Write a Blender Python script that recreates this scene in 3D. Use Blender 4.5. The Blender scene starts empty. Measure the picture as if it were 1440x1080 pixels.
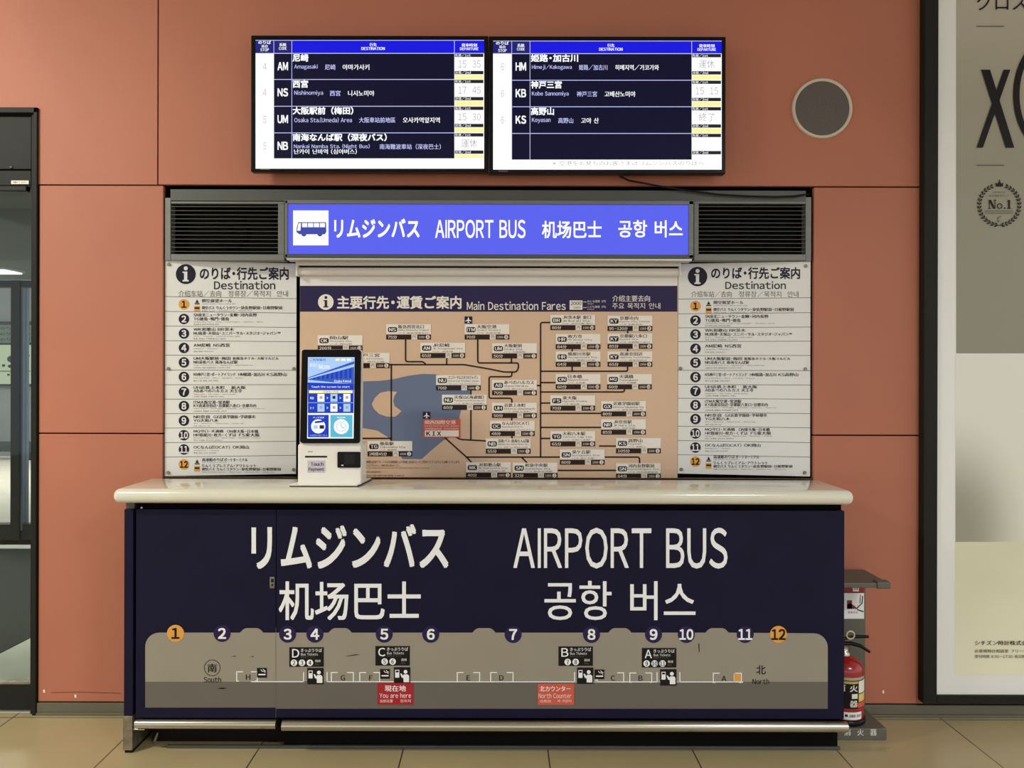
import bpy, bmesh, math, random
from mathutils import Vector, Matrix
random.seed(7)
SC = bpy.context.scene
COL = SC.collection
# ------------------------------------------------------------------ camera, world, exposure
F = 1080.0                      # focal length in pixels of the 1440 px wide frame
PX, PY = 706.0, 522.0           # where the optical axis meets the photograph
H = 1.57                        # eye height
ROLL = 0.0025
cam = bpy.data.cameras.new('camera')
cam.sensor_width = 36.0
cam.lens = 36.0 * F / 1440.0
cam.shift_x = (720 - PX) / 1440.0
cam.shift_y = -(540 - PY) / 1440.0
cam.clip_start = 0.05
camo = bpy.data.objects.new('camera', cam)
COL.objects.link(camo)
camo.location = (0, 0, H)
camo.rotation_euler = (Matrix.Rotation(math.pi / 2, 3, 'X') @ Matrix.Rotation(ROLL, 3, 'Z')).to_euler()
SC.camera = camo
SC.view_settings.view_transform = 'Standard'
SC.view_settings.look = 'None'
SC.view_settings.gamma = 1
SC.view_settings.use_curve_mapping = False
SC.view_settings.exposure = 0.06
w = bpy.data.worlds.new('world')
SC.world = w
w.use_nodes = True
w.node_tree.nodes['Background'].inputs[0].default_value = (0.955, 1.0, 1.07, 1)
w.node_tree.nodes['Background'].inputs[1].default_value = 1.0
LAMPS = [  # x, y, z, tilt towards the wall, spread, length, power in watts, colour
    (-4.0, 1.0, 3.8, 30, 150, 1.2, 109, (1.0, 1.0, 0.86), 'white hanging wall washer lamp on the street door side'),
    (3.0, -1.6, 4.2, 0, 150, 1.2, 145, (0.97, 1.03, 1.04), 'white hanging ceiling lamp in front of the framed advertisement')]
CEIL = 4.3

# ------------------------------------------------------------------ measuring helpers
def ray(px, py):
    dx, dy = px - PX, py - PY
    return Vector(((dx + dy * ROLL) / F, 1.0, -(dy - dx * ROLL) / F))
def at(px, py, Y):
    r = ray(px, py) * Y
    return Vector((r.x, Y, H + r.z))
def X(px, Y, py=540): return at(px, py, Y).x
def Z(py, Y, px=700): return at(px, py, Y).z

class Plane:
    """A flat sheet in the room; turns a measured point of the photograph into the point of the sheet seen there."""
    EPS = 0.0005
    def __init__(s, p0, n):
        s.p0 = Vector(p0); s.n = Vector(n).normalized()
    def __call__(s, px, py, layer=0):
        r = ray(px, py); o = Vector((0, 0, H))
        t = (s.p0 - o).dot(s.n) / r.dot(s.n)
        return o + r * t + s.n * (layer * s.EPS)
def front(Y): return Plane((0, Y, 0), (0, -1, 0))

# ------------------------------------------------------------------ materials
def lin(c):
    c /= 255.0
    return c / 12.92 if c <= 0.04045 else ((c + 0.055) / 1.055) ** 2.4
def S(r, g, b): return (lin(r), lin(g), lin(b), 1)
def mat(name, rgb, rough=0.5, metal=0.0, vary=0.06, scale=6.0, bump=0.0, spec=0.5, coat=0.0, stretch=None):
    m = bpy.data.materials.new(name); m.use_nodes = True
    nt = m.node_tree; b = nt.nodes['Principled BSDF']
    c = S(*rgb)
    b.inputs['Roughness'].default_value = rough
    b.inputs['Metallic'].default_value = metal
    b.inputs['Specular IOR Level'].default_value = spec
    b.inputs['Coat Weight'].default_value = coat
    b.inputs['Coat Roughness'].default_value = 0.08
    tc = nt.nodes.new('ShaderNodeTexCoord')
    no = nt.nodes.new('ShaderNodeTexNoise')
    no.inputs['Scale'].default_value = scale; no.inputs['Detail'].default_value = 4
    src = tc.outputs['Object']
    if stretch:
        mp = nt.nodes.new('ShaderNodeMapping'); mp.inputs['Scale'].default_value = stretch
        nt.links.new(src, mp.inputs[0]); src = mp.outputs[0]
    nt.links.new(src, no.inputs['Vector'])
    ra = nt.nodes.new('ShaderNodeValToRGB')
    ra.color_ramp.elements[0].position = 0.3; ra.color_ramp.elements[1].position = 0.7
    ra.color_ramp.elements[0].color = tuple(x * (1 - vary) for x in c[:3]) + (1,)
    ra.color_ramp.elements[1].color = tuple(min(1, x * (1 + vary)) for x in c[:3]) + (1,)
    nt.links.new(no.outputs['Fac'], ra.inputs[0])
    nt.links.new(ra.outputs[0], b.inputs['Base Color'])
    if bump:
        bp = nt.nodes.new('ShaderNodeBump'); bp.inputs['Strength'].default_value = bump
        bp.inputs['Distance'].default_value = 0.002
        nt.links.new(no.outputs['Fac'], bp.inputs['Height']); nt.links.new(bp.outputs[0], b.inputs['Normal'])
    return m
def ink(name, rgb, rough=0.45): return mat(name, rgb, rough, vary=0.02, spec=0.25)
def glow(name, rgb, strength=1.0):
    m = bpy.data.materials.new(name); m.use_nodes = True
    b = m.node_tree.nodes['Principled BSDF']
    b.inputs['Base Color'].default_value = tuple(x * 0.05 for x in S(*rgb)[:3]) + (1,)
    b.inputs['Roughness'].default_value = 0.45
    b.inputs['Specular IOR Level'].default_value = 0.15
    b.inputs['Emission Color'].default_value = S(*rgb)
    b.inputs['Emission Strength'].default_value = strength
    return m
def glass_mat(name, tint=(0.95, 0.97, 0.95)):
    m = bpy.data.materials.new(name); m.use_nodes = True
    nt = m.node_tree; nt.nodes.remove(nt.nodes['Principled BSDF'])
    o = nt.nodes['Material Output']
    t = nt.nodes.new('ShaderNodeBsdfTransparent'); t.inputs[0].default_value = tint + (1,)
    g = nt.nodes.new('ShaderNodeBsdfGlossy'); g.inputs['Roughness'].default_value = 0.02
    fr = nt.nodes.new('ShaderNodeFresnel'); fr.inputs[0].default_value = 1.3
    mx = nt.nodes.new('ShaderNodeMixShader')
    nt.links.new(fr.outputs[0], mx.inputs[0]); nt.links.new(t.outputs[0], mx.inputs[1]); nt.links.new(g.outputs[0], mx.inputs[2])
    nt.links.new(mx.outputs[0], o.inputs[0])
    return m
def tile_mat():
    m = bpy.data.materials.new('beige floor tile'); m.use_nodes = True
    nt = m.node_tree; b = nt.nodes['Principled BSDF']
    tc = nt.nodes.new('ShaderNodeTexCoord')
    mp = nt.nodes.new('ShaderNodeMapping'); mp.inputs['Location'].default_value = (-0.194 + 6.0, -3.47 + 12.0, 0)
    nt.links.new(tc.outputs['Object'], mp.inputs[0])
    br = nt.nodes.new('ShaderNodeTexBrick'); br.offset = 0; br.squash = 1
    br.inputs['Scale'].default_value = 1
    br.inputs['Brick Width'].default_value = 0.6; br.inputs['Row Height'].default_value = 0.6
    br.inputs['Mortar Size'].default_value = 0.003; br.inputs['Mortar Smooth'].default_value = 0.1
    br.inputs['Color1'].default_value = S(184, 166, 128); br.inputs['Color2'].default_value = S(176, 160, 123)
    br.inputs['Mortar'].default_value = S(74, 68, 56)
    nt.links.new(mp.outputs[0], br.inputs['Vector'])
    no = nt.nodes.new('ShaderNodeTexNoise'); no.inputs['Scale'].default_value = 2.2; no.inputs['Detail'].default_value = 6
    nt.links.new(tc.outputs['Object'], no.inputs['Vector'])
    ra = nt.nodes.new('ShaderNodeValToRGB')
    ra.color_ramp.elements[0].color = (0.82, 0.82, 0.80, 1); ra.color_ramp.elements[1].color = (1.12, 1.1, 1.05, 1)
    nt.links.new(no.outputs['Fac'], ra.inputs[0])
    mx = nt.nodes.new('ShaderNodeMix'); mx.data_type = 'RGBA'; mx.blend_type = 'MULTIPLY'; mx.inputs[0].default_value = 1
    nt.links.new(br.outputs['Color'], mx.inputs[6]); nt.links.new(ra.outputs[0], mx.inputs[7])
    nt.links.new(mx.outputs[2], b.inputs['Base Color'])
    b.inputs['Roughness'].default_value = 0.32
    return m

M_WALL = mat('terracotta wall panel', (186, 113, 86), 0.6, vary=0.05, scale=1.6)
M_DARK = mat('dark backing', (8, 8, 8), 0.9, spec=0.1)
M_TILE = tile_mat()
M_BASE = mat('grey olive skirting metal', (118, 114, 98), 0.35, 0.4)
M_ALU = mat('grey aluminium header', (122, 122, 116), 0.45, 0.35, stretch=(0.6, 8, 8))
M_ALUD = mat('dark anodised grey', (86, 87, 82), 0.45, 0.3)
M_SLAT = mat('grey louvre slat', (96, 95, 90), 0.5, 0.2)
M_BLACK = mat('satin black plastic', (11, 11, 14), 0.3, spec=0.22)
M_NAVY = mat('navy laminate', (25, 22, 48), 0.55, vary=0.08, spec=0.15)
M_TOP = mat('cream gloss countertop', (230, 225, 205), 0.16, vary=0.03, coat=0.4)
M_STEEL = mat('brushed steel tube', (200, 194, 178), 0.24, 0.95, vary=0.05, stretch=(1, 30, 30))
M_STEELD = mat('scuffed steel foot', (150, 142, 122), 0.4, 0.7, vary=0.3, scale=30)
M_BOARD = mat('off white board', (236, 234, 228), 0.28, vary=0.015)
M_CREAM = mat('off white painted metal', (238, 231, 222), 0.3, vary=0.02)
M_TAN = ink('map tan', (226, 191, 160), 0.4)
M_PURP = ink('deep violet print', (42, 31, 76), 0.4)
M_WATER = ink('map blue grey', (112, 124, 152), 0.4)
M_WHITE = ink('white print', (252, 251, 250))
M_PALE = ink('pale label print', (248, 238, 226))
M_INK = ink('black print', (24, 20, 22))
M_INKB = ink('indigo black print', (34, 28, 48))
M_GREYT = ink('grey print', (110, 104, 100))
M_BROWN = ink('dark brown print', (44, 27, 22))
M_ORANGE = ink('orange print', (236, 168, 76))
M_BRONZE = mat('dark bronze strip', (70, 48, 34), 0.25, 0.4)
M_GREY1 = ink('warm grey print', (158, 149, 132))
M_GREY2 = ink('darker warm grey print', (112, 105, 96))
M_RED = ink('crimson print', (178, 40, 52))
M_SALM = ink('salmon red print', (214, 98, 78))
M_KWHITE = mat('white kiosk plastic', (250, 245, 234), 0.32, vary=0.01)
M_STAND = mat('grey stand metal', (104, 102, 92), 0.5, 0.2)
M_FIRE = mat('fire red enamel', (168, 22, 26), 0.22, vary=0.04, coat=0.5)
M_FIRED = mat('dark red sign', (150, 26, 30), 0.45)
M_DOOR = mat('dark bronze door metal', (36, 36, 32), 0.5, 0.0, spec=0.15)
M_GLASS = glass_mat('door glass')
M_GLASSV = glass_mat('smoked door glass', (0.62, 0.66, 0.62))
# lit screens and sign
E_WHITE = glow('screen white', (255, 255, 255), 1.05)
E_BLUE = glow('screen blue', (24, 22, 226), 0.9)
E_NAVY = glow('screen navy', (16, 15, 46), 0.8)
E_NAVY2 = glow('screen header navy', (34, 34, 120), 0.9)
E_LAV = glow('screen lavender', (198, 200, 255), 1.0)
E_GREY = glow('screen grey', (176, 176, 178), 0.9)
E_STRIP = glow('screen dark strip', (40, 38, 50), 0.8)
E_YEL = glow('screen pale yellow', (252, 240, 160), 1.0)
E_SIGN = glow('sign blue light', (88, 96, 232), 1.0)
E_SIGNT = glow('sign white light', (250, 252, 255), 1.0)
E_SIGND = glow('sign navy mark', (70, 80, 180), 0.8)
E_SKY = glow('screen pale sky', (168, 200, 244), 1.0)
E_BLD = glow('screen building blue', (60, 96, 196), 0.85)
E_BLD2 = glow('screen royal blue', (28, 62, 196), 0.9)
E_TEAL = glow('screen teal', (92, 186, 214), 0.95)

# ------------------------------------------------------------------ mesh builder
_glyphs = {}
def wide(ch):
    """the sign-lettering form of a Latin letter or figure"""
    o = ord(ch)
    return chr(o + 0xFEE0) if 0x21 <= o <= 0x7E else ch
def glyph(ch):
    if ch not in _glyphs:
        c = bpy.data.curves.new('glyph', 'FONT'); c.body = wide(ch); c.resolution_u = 3
        o = bpy.data.objects.new('glyph', c); COL.objects.link(o)
        me = bpy.data.meshes.new_from_object(o)
        v = [(p.co.x, p.co.y) for p in me.vertices]; f = [tuple(p.vertices) for p in me.polygons]
        bpy.data.objects.remove(o); bpy.data.curves.remove(c); bpy.data.meshes.remove(me)
        xs = [p[0] for p in v] or [0]
        if ch == 'I': v = [(0.055, 0), (0.14, 0), (0.14, 0.735), (0.055, 0.735)]; f = [(0, 1, 2, 3)]; adv = 0.2
        elif 0x21 <= ord(ch) <= 0x7E:          # proportional setting
            a, w_ = min(xs), max(xs) - min(xs)
            v = [(x - a + 0.055, y) for x, y in v]; adv = w_ + 0.11
        elif ch == '・': v = [(x - 0.22, y) for x, y in v]; adv = 0.56
        elif 0xAC00 <= ord(ch) <= 0xD7A3: adv = 0.92
        else: adv = 1.0
        _glyphs[ch] = (v, f, adv)
    return _glyphs[ch]
_lines = {}
def glyphs(s, bold, copies=4):
    k = (s, bold, copies)
    if k not in _lines:
        V = []; Fc = []; x = 0.0
        if bold <= 0.001: offs = [(0, 0)]
        elif copies == 2: offs = [(-bold, 0), (bold, 0)]
        else: offs = [(-bold, -bold), (bold, -bold), (-bold, bold), (bold, bold)]
        for ch in s:
            if ch == ' ': x += 0.38; continue
            v, f, adv = glyph(ch)
            for q_, (dx, dy) in enumerate(offs):
                n = len(V); V += [(p[0] + x + dx, p[1] + dy, q_ * 0.22) for p in v]; Fc += [tuple(n + q for q in t) for t in f]
            x += adv
        xs = [p[0] for p in V]; ys = [p[1] for p in V]
        _lines[k] = (V, Fc, (min(xs), min(ys), max(xs), max(ys)))
    return _lines[k]

class B:
    """Collects shapes (world coordinates) and links them as one mesh."""
    def __init__(s): s.v = []; s.f = []; s.mi = []; s.sm = []; s.mats = []
    def add(s, verts, faces, m, smooth=False):
        if m not in s.mats: s.mats.append(m)
        i = s.mats.index(m); n = len(s.v)
        s.v += [tuple(p) for p in verts]
        for f in faces:
            s.f.append([n + k for k in f]); s.mi.append(i); s.sm.append(smooth)
        return s
    def bm(s, bm, m, smooth=False):
        bm.verts.index_update()
        s.add([v.co.copy() for v in bm.verts], [[v.index for v in f.verts] for f in bm.faces], m, smooth)
        bm.free(); return s
    def box(s, x0, x1, y0, y1, z0, z1, m, bev=0.0, seg=2):
        bm = bmesh.new(); bmesh.ops.create_cube(bm, size=1)
        for v in bm.verts:
            v.co = Vector(((x0 + x1) / 2 + v.co.x * (x1 - x0), (y0 + y1) / 2 + v.co.y * (y1 - y0), (z0 + z1) / 2 + v.co.z * (z1 - z0)))
        if bev: bmesh.ops.bevel(bm, geom=bm.edges[:], offset=bev, segments=seg, affect='EDGES', profile=0.5)
        return s.bm(bm, m, smooth=bev > 0.008)
    def prism(s, pts, y0, y1, m, bev=0.0):
        """pts: outline in x,z; extruded from y0 to y1."""
        bm = bmesh.new()
        a = [bm.verts.new((p[0], y0, p[1])) for p in pts]; b = [bm.verts.new((p[0], y1, p[1])) for p in pts]
        bm.faces.new(a); bm.faces.new(b[::-1]); n = len(pts)
        for i in range(n): bm.faces.new((a[i], b[i], b[(i + 1) % n], a[(i + 1) % n]))
        bmesh.ops.recalc_face_normals(bm, faces=bm.faces[:])
        if bev: bmesh.ops.bevel(bm, geom=bm.edges[:], offset=bev, segments=2, affect='EDGES', profile=0.5)
        return s.bm(bm, m)
    def tube(s, pts, r, m, n=12, caps=True):
        pts = [Vector(p) for p in pts]; rs = r if isinstance(r, (list, tuple)) else [r] * len(pts)
        V = []; Fc = []
        up = None
        for i, p in enumerate(pts):
            d = (pts[min(i + 1, len(pts) - 1)] - pts[max(i - 1, 0)]).normalized()
            if up is None: up = Vector((0, 0, 1)) if abs(d.z) < 0.9 else Vector((0, 1, 0))
            a = d.cross(up).normalized(); up = a.cross(d).normalized()
            for k in range(n):
                t = 2 * math.pi * k / n
                V.append(p + (a * math.cos(t) + up * math.sin(t)) * rs[i])
        for i in range(len(pts) - 1):
            for k in range(n):
                k2 = (k + 1) % n
                Fc.append((i * n + k, i * n + k2, (i + 1) * n + k2, (i + 1) * n + k))
        s.add(V, Fc, m, True)
        if caps:
            s.add(V[:n], [list(range(n))[::-1]], m); s.add(V[-n:], [list(range(n))], m)
        return s
    def lathe(s, prof, c, m, n=32, axis='Z'):
        V = []; Fc = []
        for r, h in prof:
            for k in range(n):
                t = 2 * math.pi * k / n
                if axis == 'Z': V.append((c[0] + r * math.cos(t), c[1] + r * math.sin(t), c[2] + h))
                else: V.append((c[0] + r * math.cos(t), c[1] - h, c[2] + r * math.sin(t)))
        for i in range(len(prof) - 1):
            for k in range(n):
                k2 = (k + 1) % n
                Fc.append((i * n + k, i * n + k2, (i + 1) * n + k2, (i + 1) * n + k))
        s.add(V, Fc, m, True)
        return s
    # flat printing on a Plane, measured in photograph pixels
    def poly(s, pl, pts, m, layer=1):
        return s.add([pl(x, y, layer) for x, y in pts], [list(range(len(pts)))], m)
    def rect(s, pl, x0, y0, x1, y1, m, layer=1):
        return s.poly(pl, [(x0, y1), (x1, y1), (x1, y0), (x0, y0)], m, layer)
    def rrect(s, pl, x0, y0, x1, y1, r, m, layer=1):
        pts = []
        for cx, cy, a in ((x1 - r, y0 + r, -90), (x1 - r, y1 - r, 0), (x0 + r, y1 - r, 90), (x0 + r, y0 + r, 180)):
            for k in range(5):
                t = math.radians(a + k * 22.5); pts.append((cx + r * math.cos(t), cy + r * math.sin(t)))
        return s.poly(pl, pts[::-1], m, layer)
    def disc(s, pl, cx, cy, r, m, layer=1, n=28, ry=None):
        ry = ry or r
        return s.poly(pl, [(cx + r * math.cos(-2 * math.pi * k / n), cy + ry * math.sin(-2 * math.pi * k / n)) for k in range(n)], m, layer)
    def ring(s, pl, cx, cy, rx, ry, wd, m, layer=1, n=40, a0=0, a1=360):
        P = []; cnt = n + 1
        for k in range(cnt):
            t = math.radians(a0 + (a1 - a0) * k / n)
            P.append((cx + rx * math.cos(t), cy + ry * math.sin(t))); P.append((cx + (rx - wd) * math.cos(t), cy + (ry - wd) * math.sin(t)))
        return s.add([pl(x, y, layer) for x, y in P], [(2 * i, 2 * i + 2, 2 * i + 3, 2 * i + 1) for i in range(n)], m)
    def line(s, pl, pts, wd, m, layer=1):
        L = []; n = len(pts)
        for i in range(n):
            x, y = pts[i]
            def un(a, b):
                d = math.hypot(b[0] - a[0], b[1] - a[1]) or 1; return ((b[0] - a[0]) / d, (b[1] - a[1]) / d)
            d1 = un(pts[i - 1], pts[i]) if i else un(pts[0], pts[1])
            d2 = un(pts[i], pts[i + 1]) if i < n - 1 else d1
            tx, ty = d1[0] + d2[0], d1[1] + d2[1]; q = math.hypot(tx, ty) or 1; tx /= q; ty /= q
            k = 1 / max(0.5, tx * d1[0] + ty * d1[1])
            L.append((x - ty * wd / 2 * k, y + tx * wd / 2 * k)); L.append((x + ty * wd / 2 * k, y - tx * wd / 2 * k))
        return s.add([pl(x, y, layer) for x, y in L], [(2 * i, 2 * i + 2, 2 * i + 3, 2 * i + 1) for i in range(n - 1)], m)
    def text(s, pl, t, x0, y0, x1, y1, m, layer=2, bold=0.012):
        v, f, (a, b, c, d) = glyphs(t, bold, 4 if y1 - y0 > 9 else 2)
        sx = (x1 - x0) / max(1e-6, c - a); sy = (y1 - y0) / max(1e-6, d - b)
        return s.add([pl(x0 + (p[0] - a) * sx, y1 - (p[1] - b) * sy, layer + p[2]) for p in v], f, m)
    def textc(s, pl, t, cx, cy, h, m, layer=2, bold=0.02, squeeze=1.0):
        v, f, (a, b, c, d) = glyphs(t, bold)
        wd = (c - a) / (d - b) * h * squeeze
        return s.text(pl, t, cx - wd / 2, cy - h / 2, cx + wd / 2, cy + h / 2, m, layer, bold)
    def build(s, name, parent=None, local=False):
        o = WLOC.get(parent.name, Vector()) if parent is not None and not local else Vector()
        me = bpy.data.meshes.new(name)
        me.from_pydata([Vector(p) - o for p in s.v], [], s.f)
        for m in s.mats: me.materials.append(m)
        me.polygons.foreach_set('material_index', s.mi); me.polygons.foreach_set('use_smooth', s.sm)
        me.update()
        ob = bpy.data.objects.new(name, me); COL.objects.link(ob)
        if parent is not None: ob.parent = parent; WLOC[ob.name] = o
        return ob
WLOC = {}
def tag(o, label, cat, group=None):
    o['label'] = label; o['category'] = cat
    if group: o['group'] = group
    return o
def thing(name, label, cat, loc=(0, 0, 0), group=None):
    o = bpy.data.objects.new(name, None); o.empty_display_size = 0.1; COL.objects.link(o); o.location = loc
    WLOC[o.name] = Vector(loc)
    return tag(o, label, cat, group)
def struct(name, b, parent=None):
    o = b.build(name, parent)
    if parent is None: o['kind'] = 'structure'
    return o

# ------------------------------------------------------------------ the setting
WY = 3.50                       # face of the terracotta wall
FAR_L, FAR_R, TOPZ = -6.0, 6.0, CEIL
xs_door = X(53.5, WY, 580); x_seam = X(222, WY, 130)
x_al, x_ar = X(230, WY, 450), X(1143.5, WY, 450)
z_s1, z_s2, z_b = Z(261.5, WY), Z(611, WY), Z(989, WY)
z_door = Z(152, WY, 20)
x_door_l = xs_door - 2.2
g = 0.003
def panel(x0, x1, z0, z1):
    b = B(); b.box(x0 + g, x1 - g, WY, WY + 0.04, z0 + g, z1 - g, M_WALL, 0.0025)
    struct('wall_front', b)
    d = B(); d.box(x0, x1, WY + 0.022, WY + 0.1, z0, z1, M_DARK)
    struct('wall_backing', d)
panel(FAR_L, x_door_l, z_s1, TOPZ)
b = B()
b.prism([(x_door_l + g, z_door), (xs_door, z_door), (xs_door, z_s1 + g), (x_seam - g, z_s1 + g), (x_seam - g, TOPZ), (x_door_l + g, TOPZ)], WY, WY + 0.04, M_WALL)
struct('wall_front', b)
b = B(); b.box(x_door_l, x_seam, WY + 0.045, WY + 0.1, z_door, TOPZ, M_DARK); struct('wall_backing', b)
panel(x_seam, X(1304, WY, 130) + 2.2, z_s1, TOPZ)
panel(xs_door, x_al, z_s2, z_s1); panel(xs_door, x_al, z_b, z_s2)
x_pr = X(1300, WY, 600) + 2.2
panel(x_ar, x_pr, z_s2, z_s1); panel(x_ar, x_pr, z_b, z_s2)
panel(x_al, x_ar, z_b, 1.04)
panel(FAR_L, x_door_l, z_b, z_s1)
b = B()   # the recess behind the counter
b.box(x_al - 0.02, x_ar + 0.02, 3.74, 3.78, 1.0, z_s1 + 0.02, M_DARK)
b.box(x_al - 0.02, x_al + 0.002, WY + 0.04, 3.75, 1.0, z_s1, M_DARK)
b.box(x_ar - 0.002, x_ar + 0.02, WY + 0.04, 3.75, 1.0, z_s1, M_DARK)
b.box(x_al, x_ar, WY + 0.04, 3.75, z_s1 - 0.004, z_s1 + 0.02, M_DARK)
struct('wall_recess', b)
b = B()
b.box(xs_door, x_pr, WY - 0.006, WY + 0.05, 0.012, z_b - 0.002, M_BASE, 0.002)
b.box(xs_door, x_pr, WY - 0.012, WY + 0.05, 0, 0.012, M_BASE, 0.002)
struct('baseboard_front', b)
chips = B(); wp = front(WY)
for cx, cy in ((62, 972), (106, 979), (1242, 973)):
    chips.poly(wp, [(cx - 1.2, cy - 2), (cx + 1, cy - 2.6), (cx + 1.6, cy + 1.5), (cx, cy + 2.6), (cx - 1.3, cy + 1)], M_PALE, 1)
chips.line(wp, [(72, 974), (110, 973), (170, 975)], 1.1, mat('brown scuff on wall', (128, 72, 54), 0.7), 1)
struct('wall_paint_chips', chips)
b = B(); b.box(-9, 8, -9, 3.52, -0.1, 0, M_TILE); struct('floor', b)
M_CEIL = mat('white ceiling board', (205, 203, 196), 0.8)
b = B(); b.box(-9, 8, -9, 3.62, CEIL, CEIL + 0.1, M_CEIL); struct('ceiling', b)

# ceiling fittings (their light is theirs)
M_LAMPH = mat('white lamp housing', (225, 225, 222), 0.4)
E_LAMP = glow('lamp diffuser light', (255, 246, 226), 3.0)
for lx, ly, lz, tilt, spread, ln, pw, tint, label in LAMPS:
    t = thing('ceiling_lamp', label, 'lamp', (lx, ly, lz))
    rx = Matrix.Translation((lx, ly, lz)) @ Matrix.Rotation(math.radians(tilt), 4, 'X')
    def turned(b_):
        b_.v = [tuple(rx @ Vector(p)) for p in b_.v]; return b_
    h = B(); h.box(-ln / 2, ln / 2, -0.15, 0.15, 0.0, 0.07, M_LAMPH, 0.006); turned(h).build('housing', t)
    d = B(); d.box(-ln / 2 + 0.02, ln / 2 - 0.02, -0.13, 0.13, -0.012, 0.0, E_LAMP); turned(d).build('diffuser', t)
    for sx in (-ln * 0.35, ln * 0.35):
        q = B(); q.tube([(lx + sx, ly, lz + 0.03), (lx + sx, ly, CEIL)], 0.008, M_LAMPH, 8); q.build('hanger', t)
    L = bpy.data.lights.new('lamp_light', 'AREA'); L.shape = 'RECTANGLE'; L.size = ln - 0.05; L.size_y = 0.25
    L.energy = pw; L.spread = math.radians(spread); L.color = tint
    lo = bpy.data.objects.new('lamp_light', L); COL.objects.link(lo); lo.parent = t
    lo.rotation_euler = (math.radians(tilt), 0, 0); lo.location = Matrix.Rotation(math.radians(tilt), 3, 'X') @ Vector((0, 0, -0.016))

# ------------------------------------------------------------------ entrance at the side: inner door, vestibule, outer door, street
DY = WY + 0.02
d1 = bpy.data.objects.new('door_1', None); COL.objects.link(d1); d1.location = (xs_door - 1.1, DY, 0); WLOC['door_1'] = Vector(d1.location); d1['kind'] = 'structure'
zt = z_door; zr0, zr1 = Z(262, DY, 20), Z(240, DY, 20)
fx = X(46, DY, 580)
b = B()
b.box(X(51.5, DY, 580) , xs_door, WY - 0.012, WY + 0.1, 0, zt, M_DOOR, 0.003)
b.box(x_door_l, xs_door, WY - 0.012, WY + 0.1, zt - 0.025, zt, M_DOOR, 0.003)
b.box(fx, X(51.5, DY, 580), WY + 0.005, WY + 0.08, 0, zt - 0.02, M_DOOR, 0.002)
b.build('door_frame', d1)
b = B(); b.box(x_door_l, fx - 0.004, WY + 0.012, WY + 0.07, zr1 + 0.004, zt - 0.035, M_DOOR, 0.003); b.build('transom_panel', d1)
b = B(); b.box(x_door_l, fx, WY + 0.004, WY + 0.09, zr0 - 0.0, zr1 - 0.003, M_DOOR, 0.003); b.build('head_rail', d1)
b = B(); b.box(x_door_l, X(43, DY, 260), WY - 0.01, WY + 0.02, Z(271, DY, 20), zr0 - 0.003, M_BLACK, 0.004); b.build('motion_sensor', d1)
sp = front(WY + 0.002)
b = B(); b.rect(sp, 16, 254, 40.5, 259, M_PALE, 3); b.text(sp, '自動ドア AUTO', 19, 255.2, 37, 257.8, M_GREYT, 4)
b.build('name_plate', d1)
b = B(); p = at(13.5, 234, WY); b.lathe([(0.006, 0), (0.006, 0.006), (0, 0.008)], (p.x, WY + 0.012, p.z), M_STEEL, 12, 'Y'); b.build('screw', d1)
b = B(); b.box(x_door_l, fx, WY + 0.035, WY + 0.043, 0.12, zr0, M_GLASS); b.build('glass_pane', d1)
b = B(); b.box(x_door_l, fx, WY + 0.02, WY + 0.06, 0.01, Z(962, DY, 20), M_DOOR, 0.003)
b.box(x_door_l, fx, WY + 0.018, WY + 0.062, Z(962, DY, 20), Z(959.5, DY, 20), M_STEELD); b.build('bottom_rail', d1)

OY = 6.8
M_MAT = mat('dark green grey entrance mat', (50, 57, 53), 0.85, vary=0.2, scale=40)
M_PAVE = mat('pale pavement', (206, 198, 184), 0.7)
M_STRIPF = mat('pale vestibule tile', (222, 226, 206), 0.5)
b = B(); b.box(-7.5, xs_door + 0.3, 3.52, OY + 0.4, -0.1, 0, M_STRIPF); struct('floor_vestibule', b)
b = B()
pa = [at(0, 919, 1), at(45, 895, 1)]
def ground(px, py, z=0.0):
    r = ray(px, py); t = (z - H) / r.z
    return Vector((r.x * t, r.y * t, z))
q0, q1, q2, q3 = ground(45, 896), ground(-160, 1000), ground(-160, 772), ground(45, 772)
ext = (q0 - q1).normalized()
q0b = q0 + ext * 1.0; q3b = q3 + Vector((1.2, 0, 0))
b.add([(p.x, p.y, 0.004) for p in (q1, q0b, q3b, q2)], [(0, 1, 2, 3)], M_MAT)
b.add([(p.x, p.y, 0.0) for p in (q1, q0b, q3b, q2)] + [(p.x, p.y, 0.004) for p in (q1, q0b, q3b, q2)], [(0, 1, 5, 4), (1, 2, 6, 5), (2, 3, 7, 6), (3, 0, 4, 7)], M_MAT)
o = b.build('entrance_mat'); tag(o, 'dark grey entrance mat on the floor behind the glass door', 'mat')
M_VCEIL = mat('grey vestibule ceiling', (120, 120, 112), 0.7)
b = B(); b.box(-7.5, xs_door + 0.3, WY + 0.1, OY + 6.5, 3.0, 3.1, M_VCEIL); struct('ceiling_vestibule', b)
b = B(); b.box(xs_door + 0.25, xs_door + 0.3, WY + 0.1, OY, 0, 3.0, M_VCEIL); struct('wall_vestibule', b)
d2 = bpy.data.objects.new('door_2', None); COL.objects.link(d2); d2.location = (-5, OY, 0); WLOC['door_2'] = Vector(d2.location); d2['kind'] = 'structure'
b = B()
b.box(-7.5, -3.2, OY - 0.03, OY + 0.08, Z(404, OY, 20), Z(395, OY, 20), M_DOOR)
b.box(-7.5, -3.2, OY - 0.02, OY + 0.08, Z(758, OY, 20), Z(737, OY, 20), M_DOOR)
b.build('door_frame', d2)
b = B()
b.box(X(20, OY), X(32, OY), OY - 0.05, OY + 0.08, Z(758, OY, 20), Z(395, OY, 20), M_DOOR); b.build('stile', d2)
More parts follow.
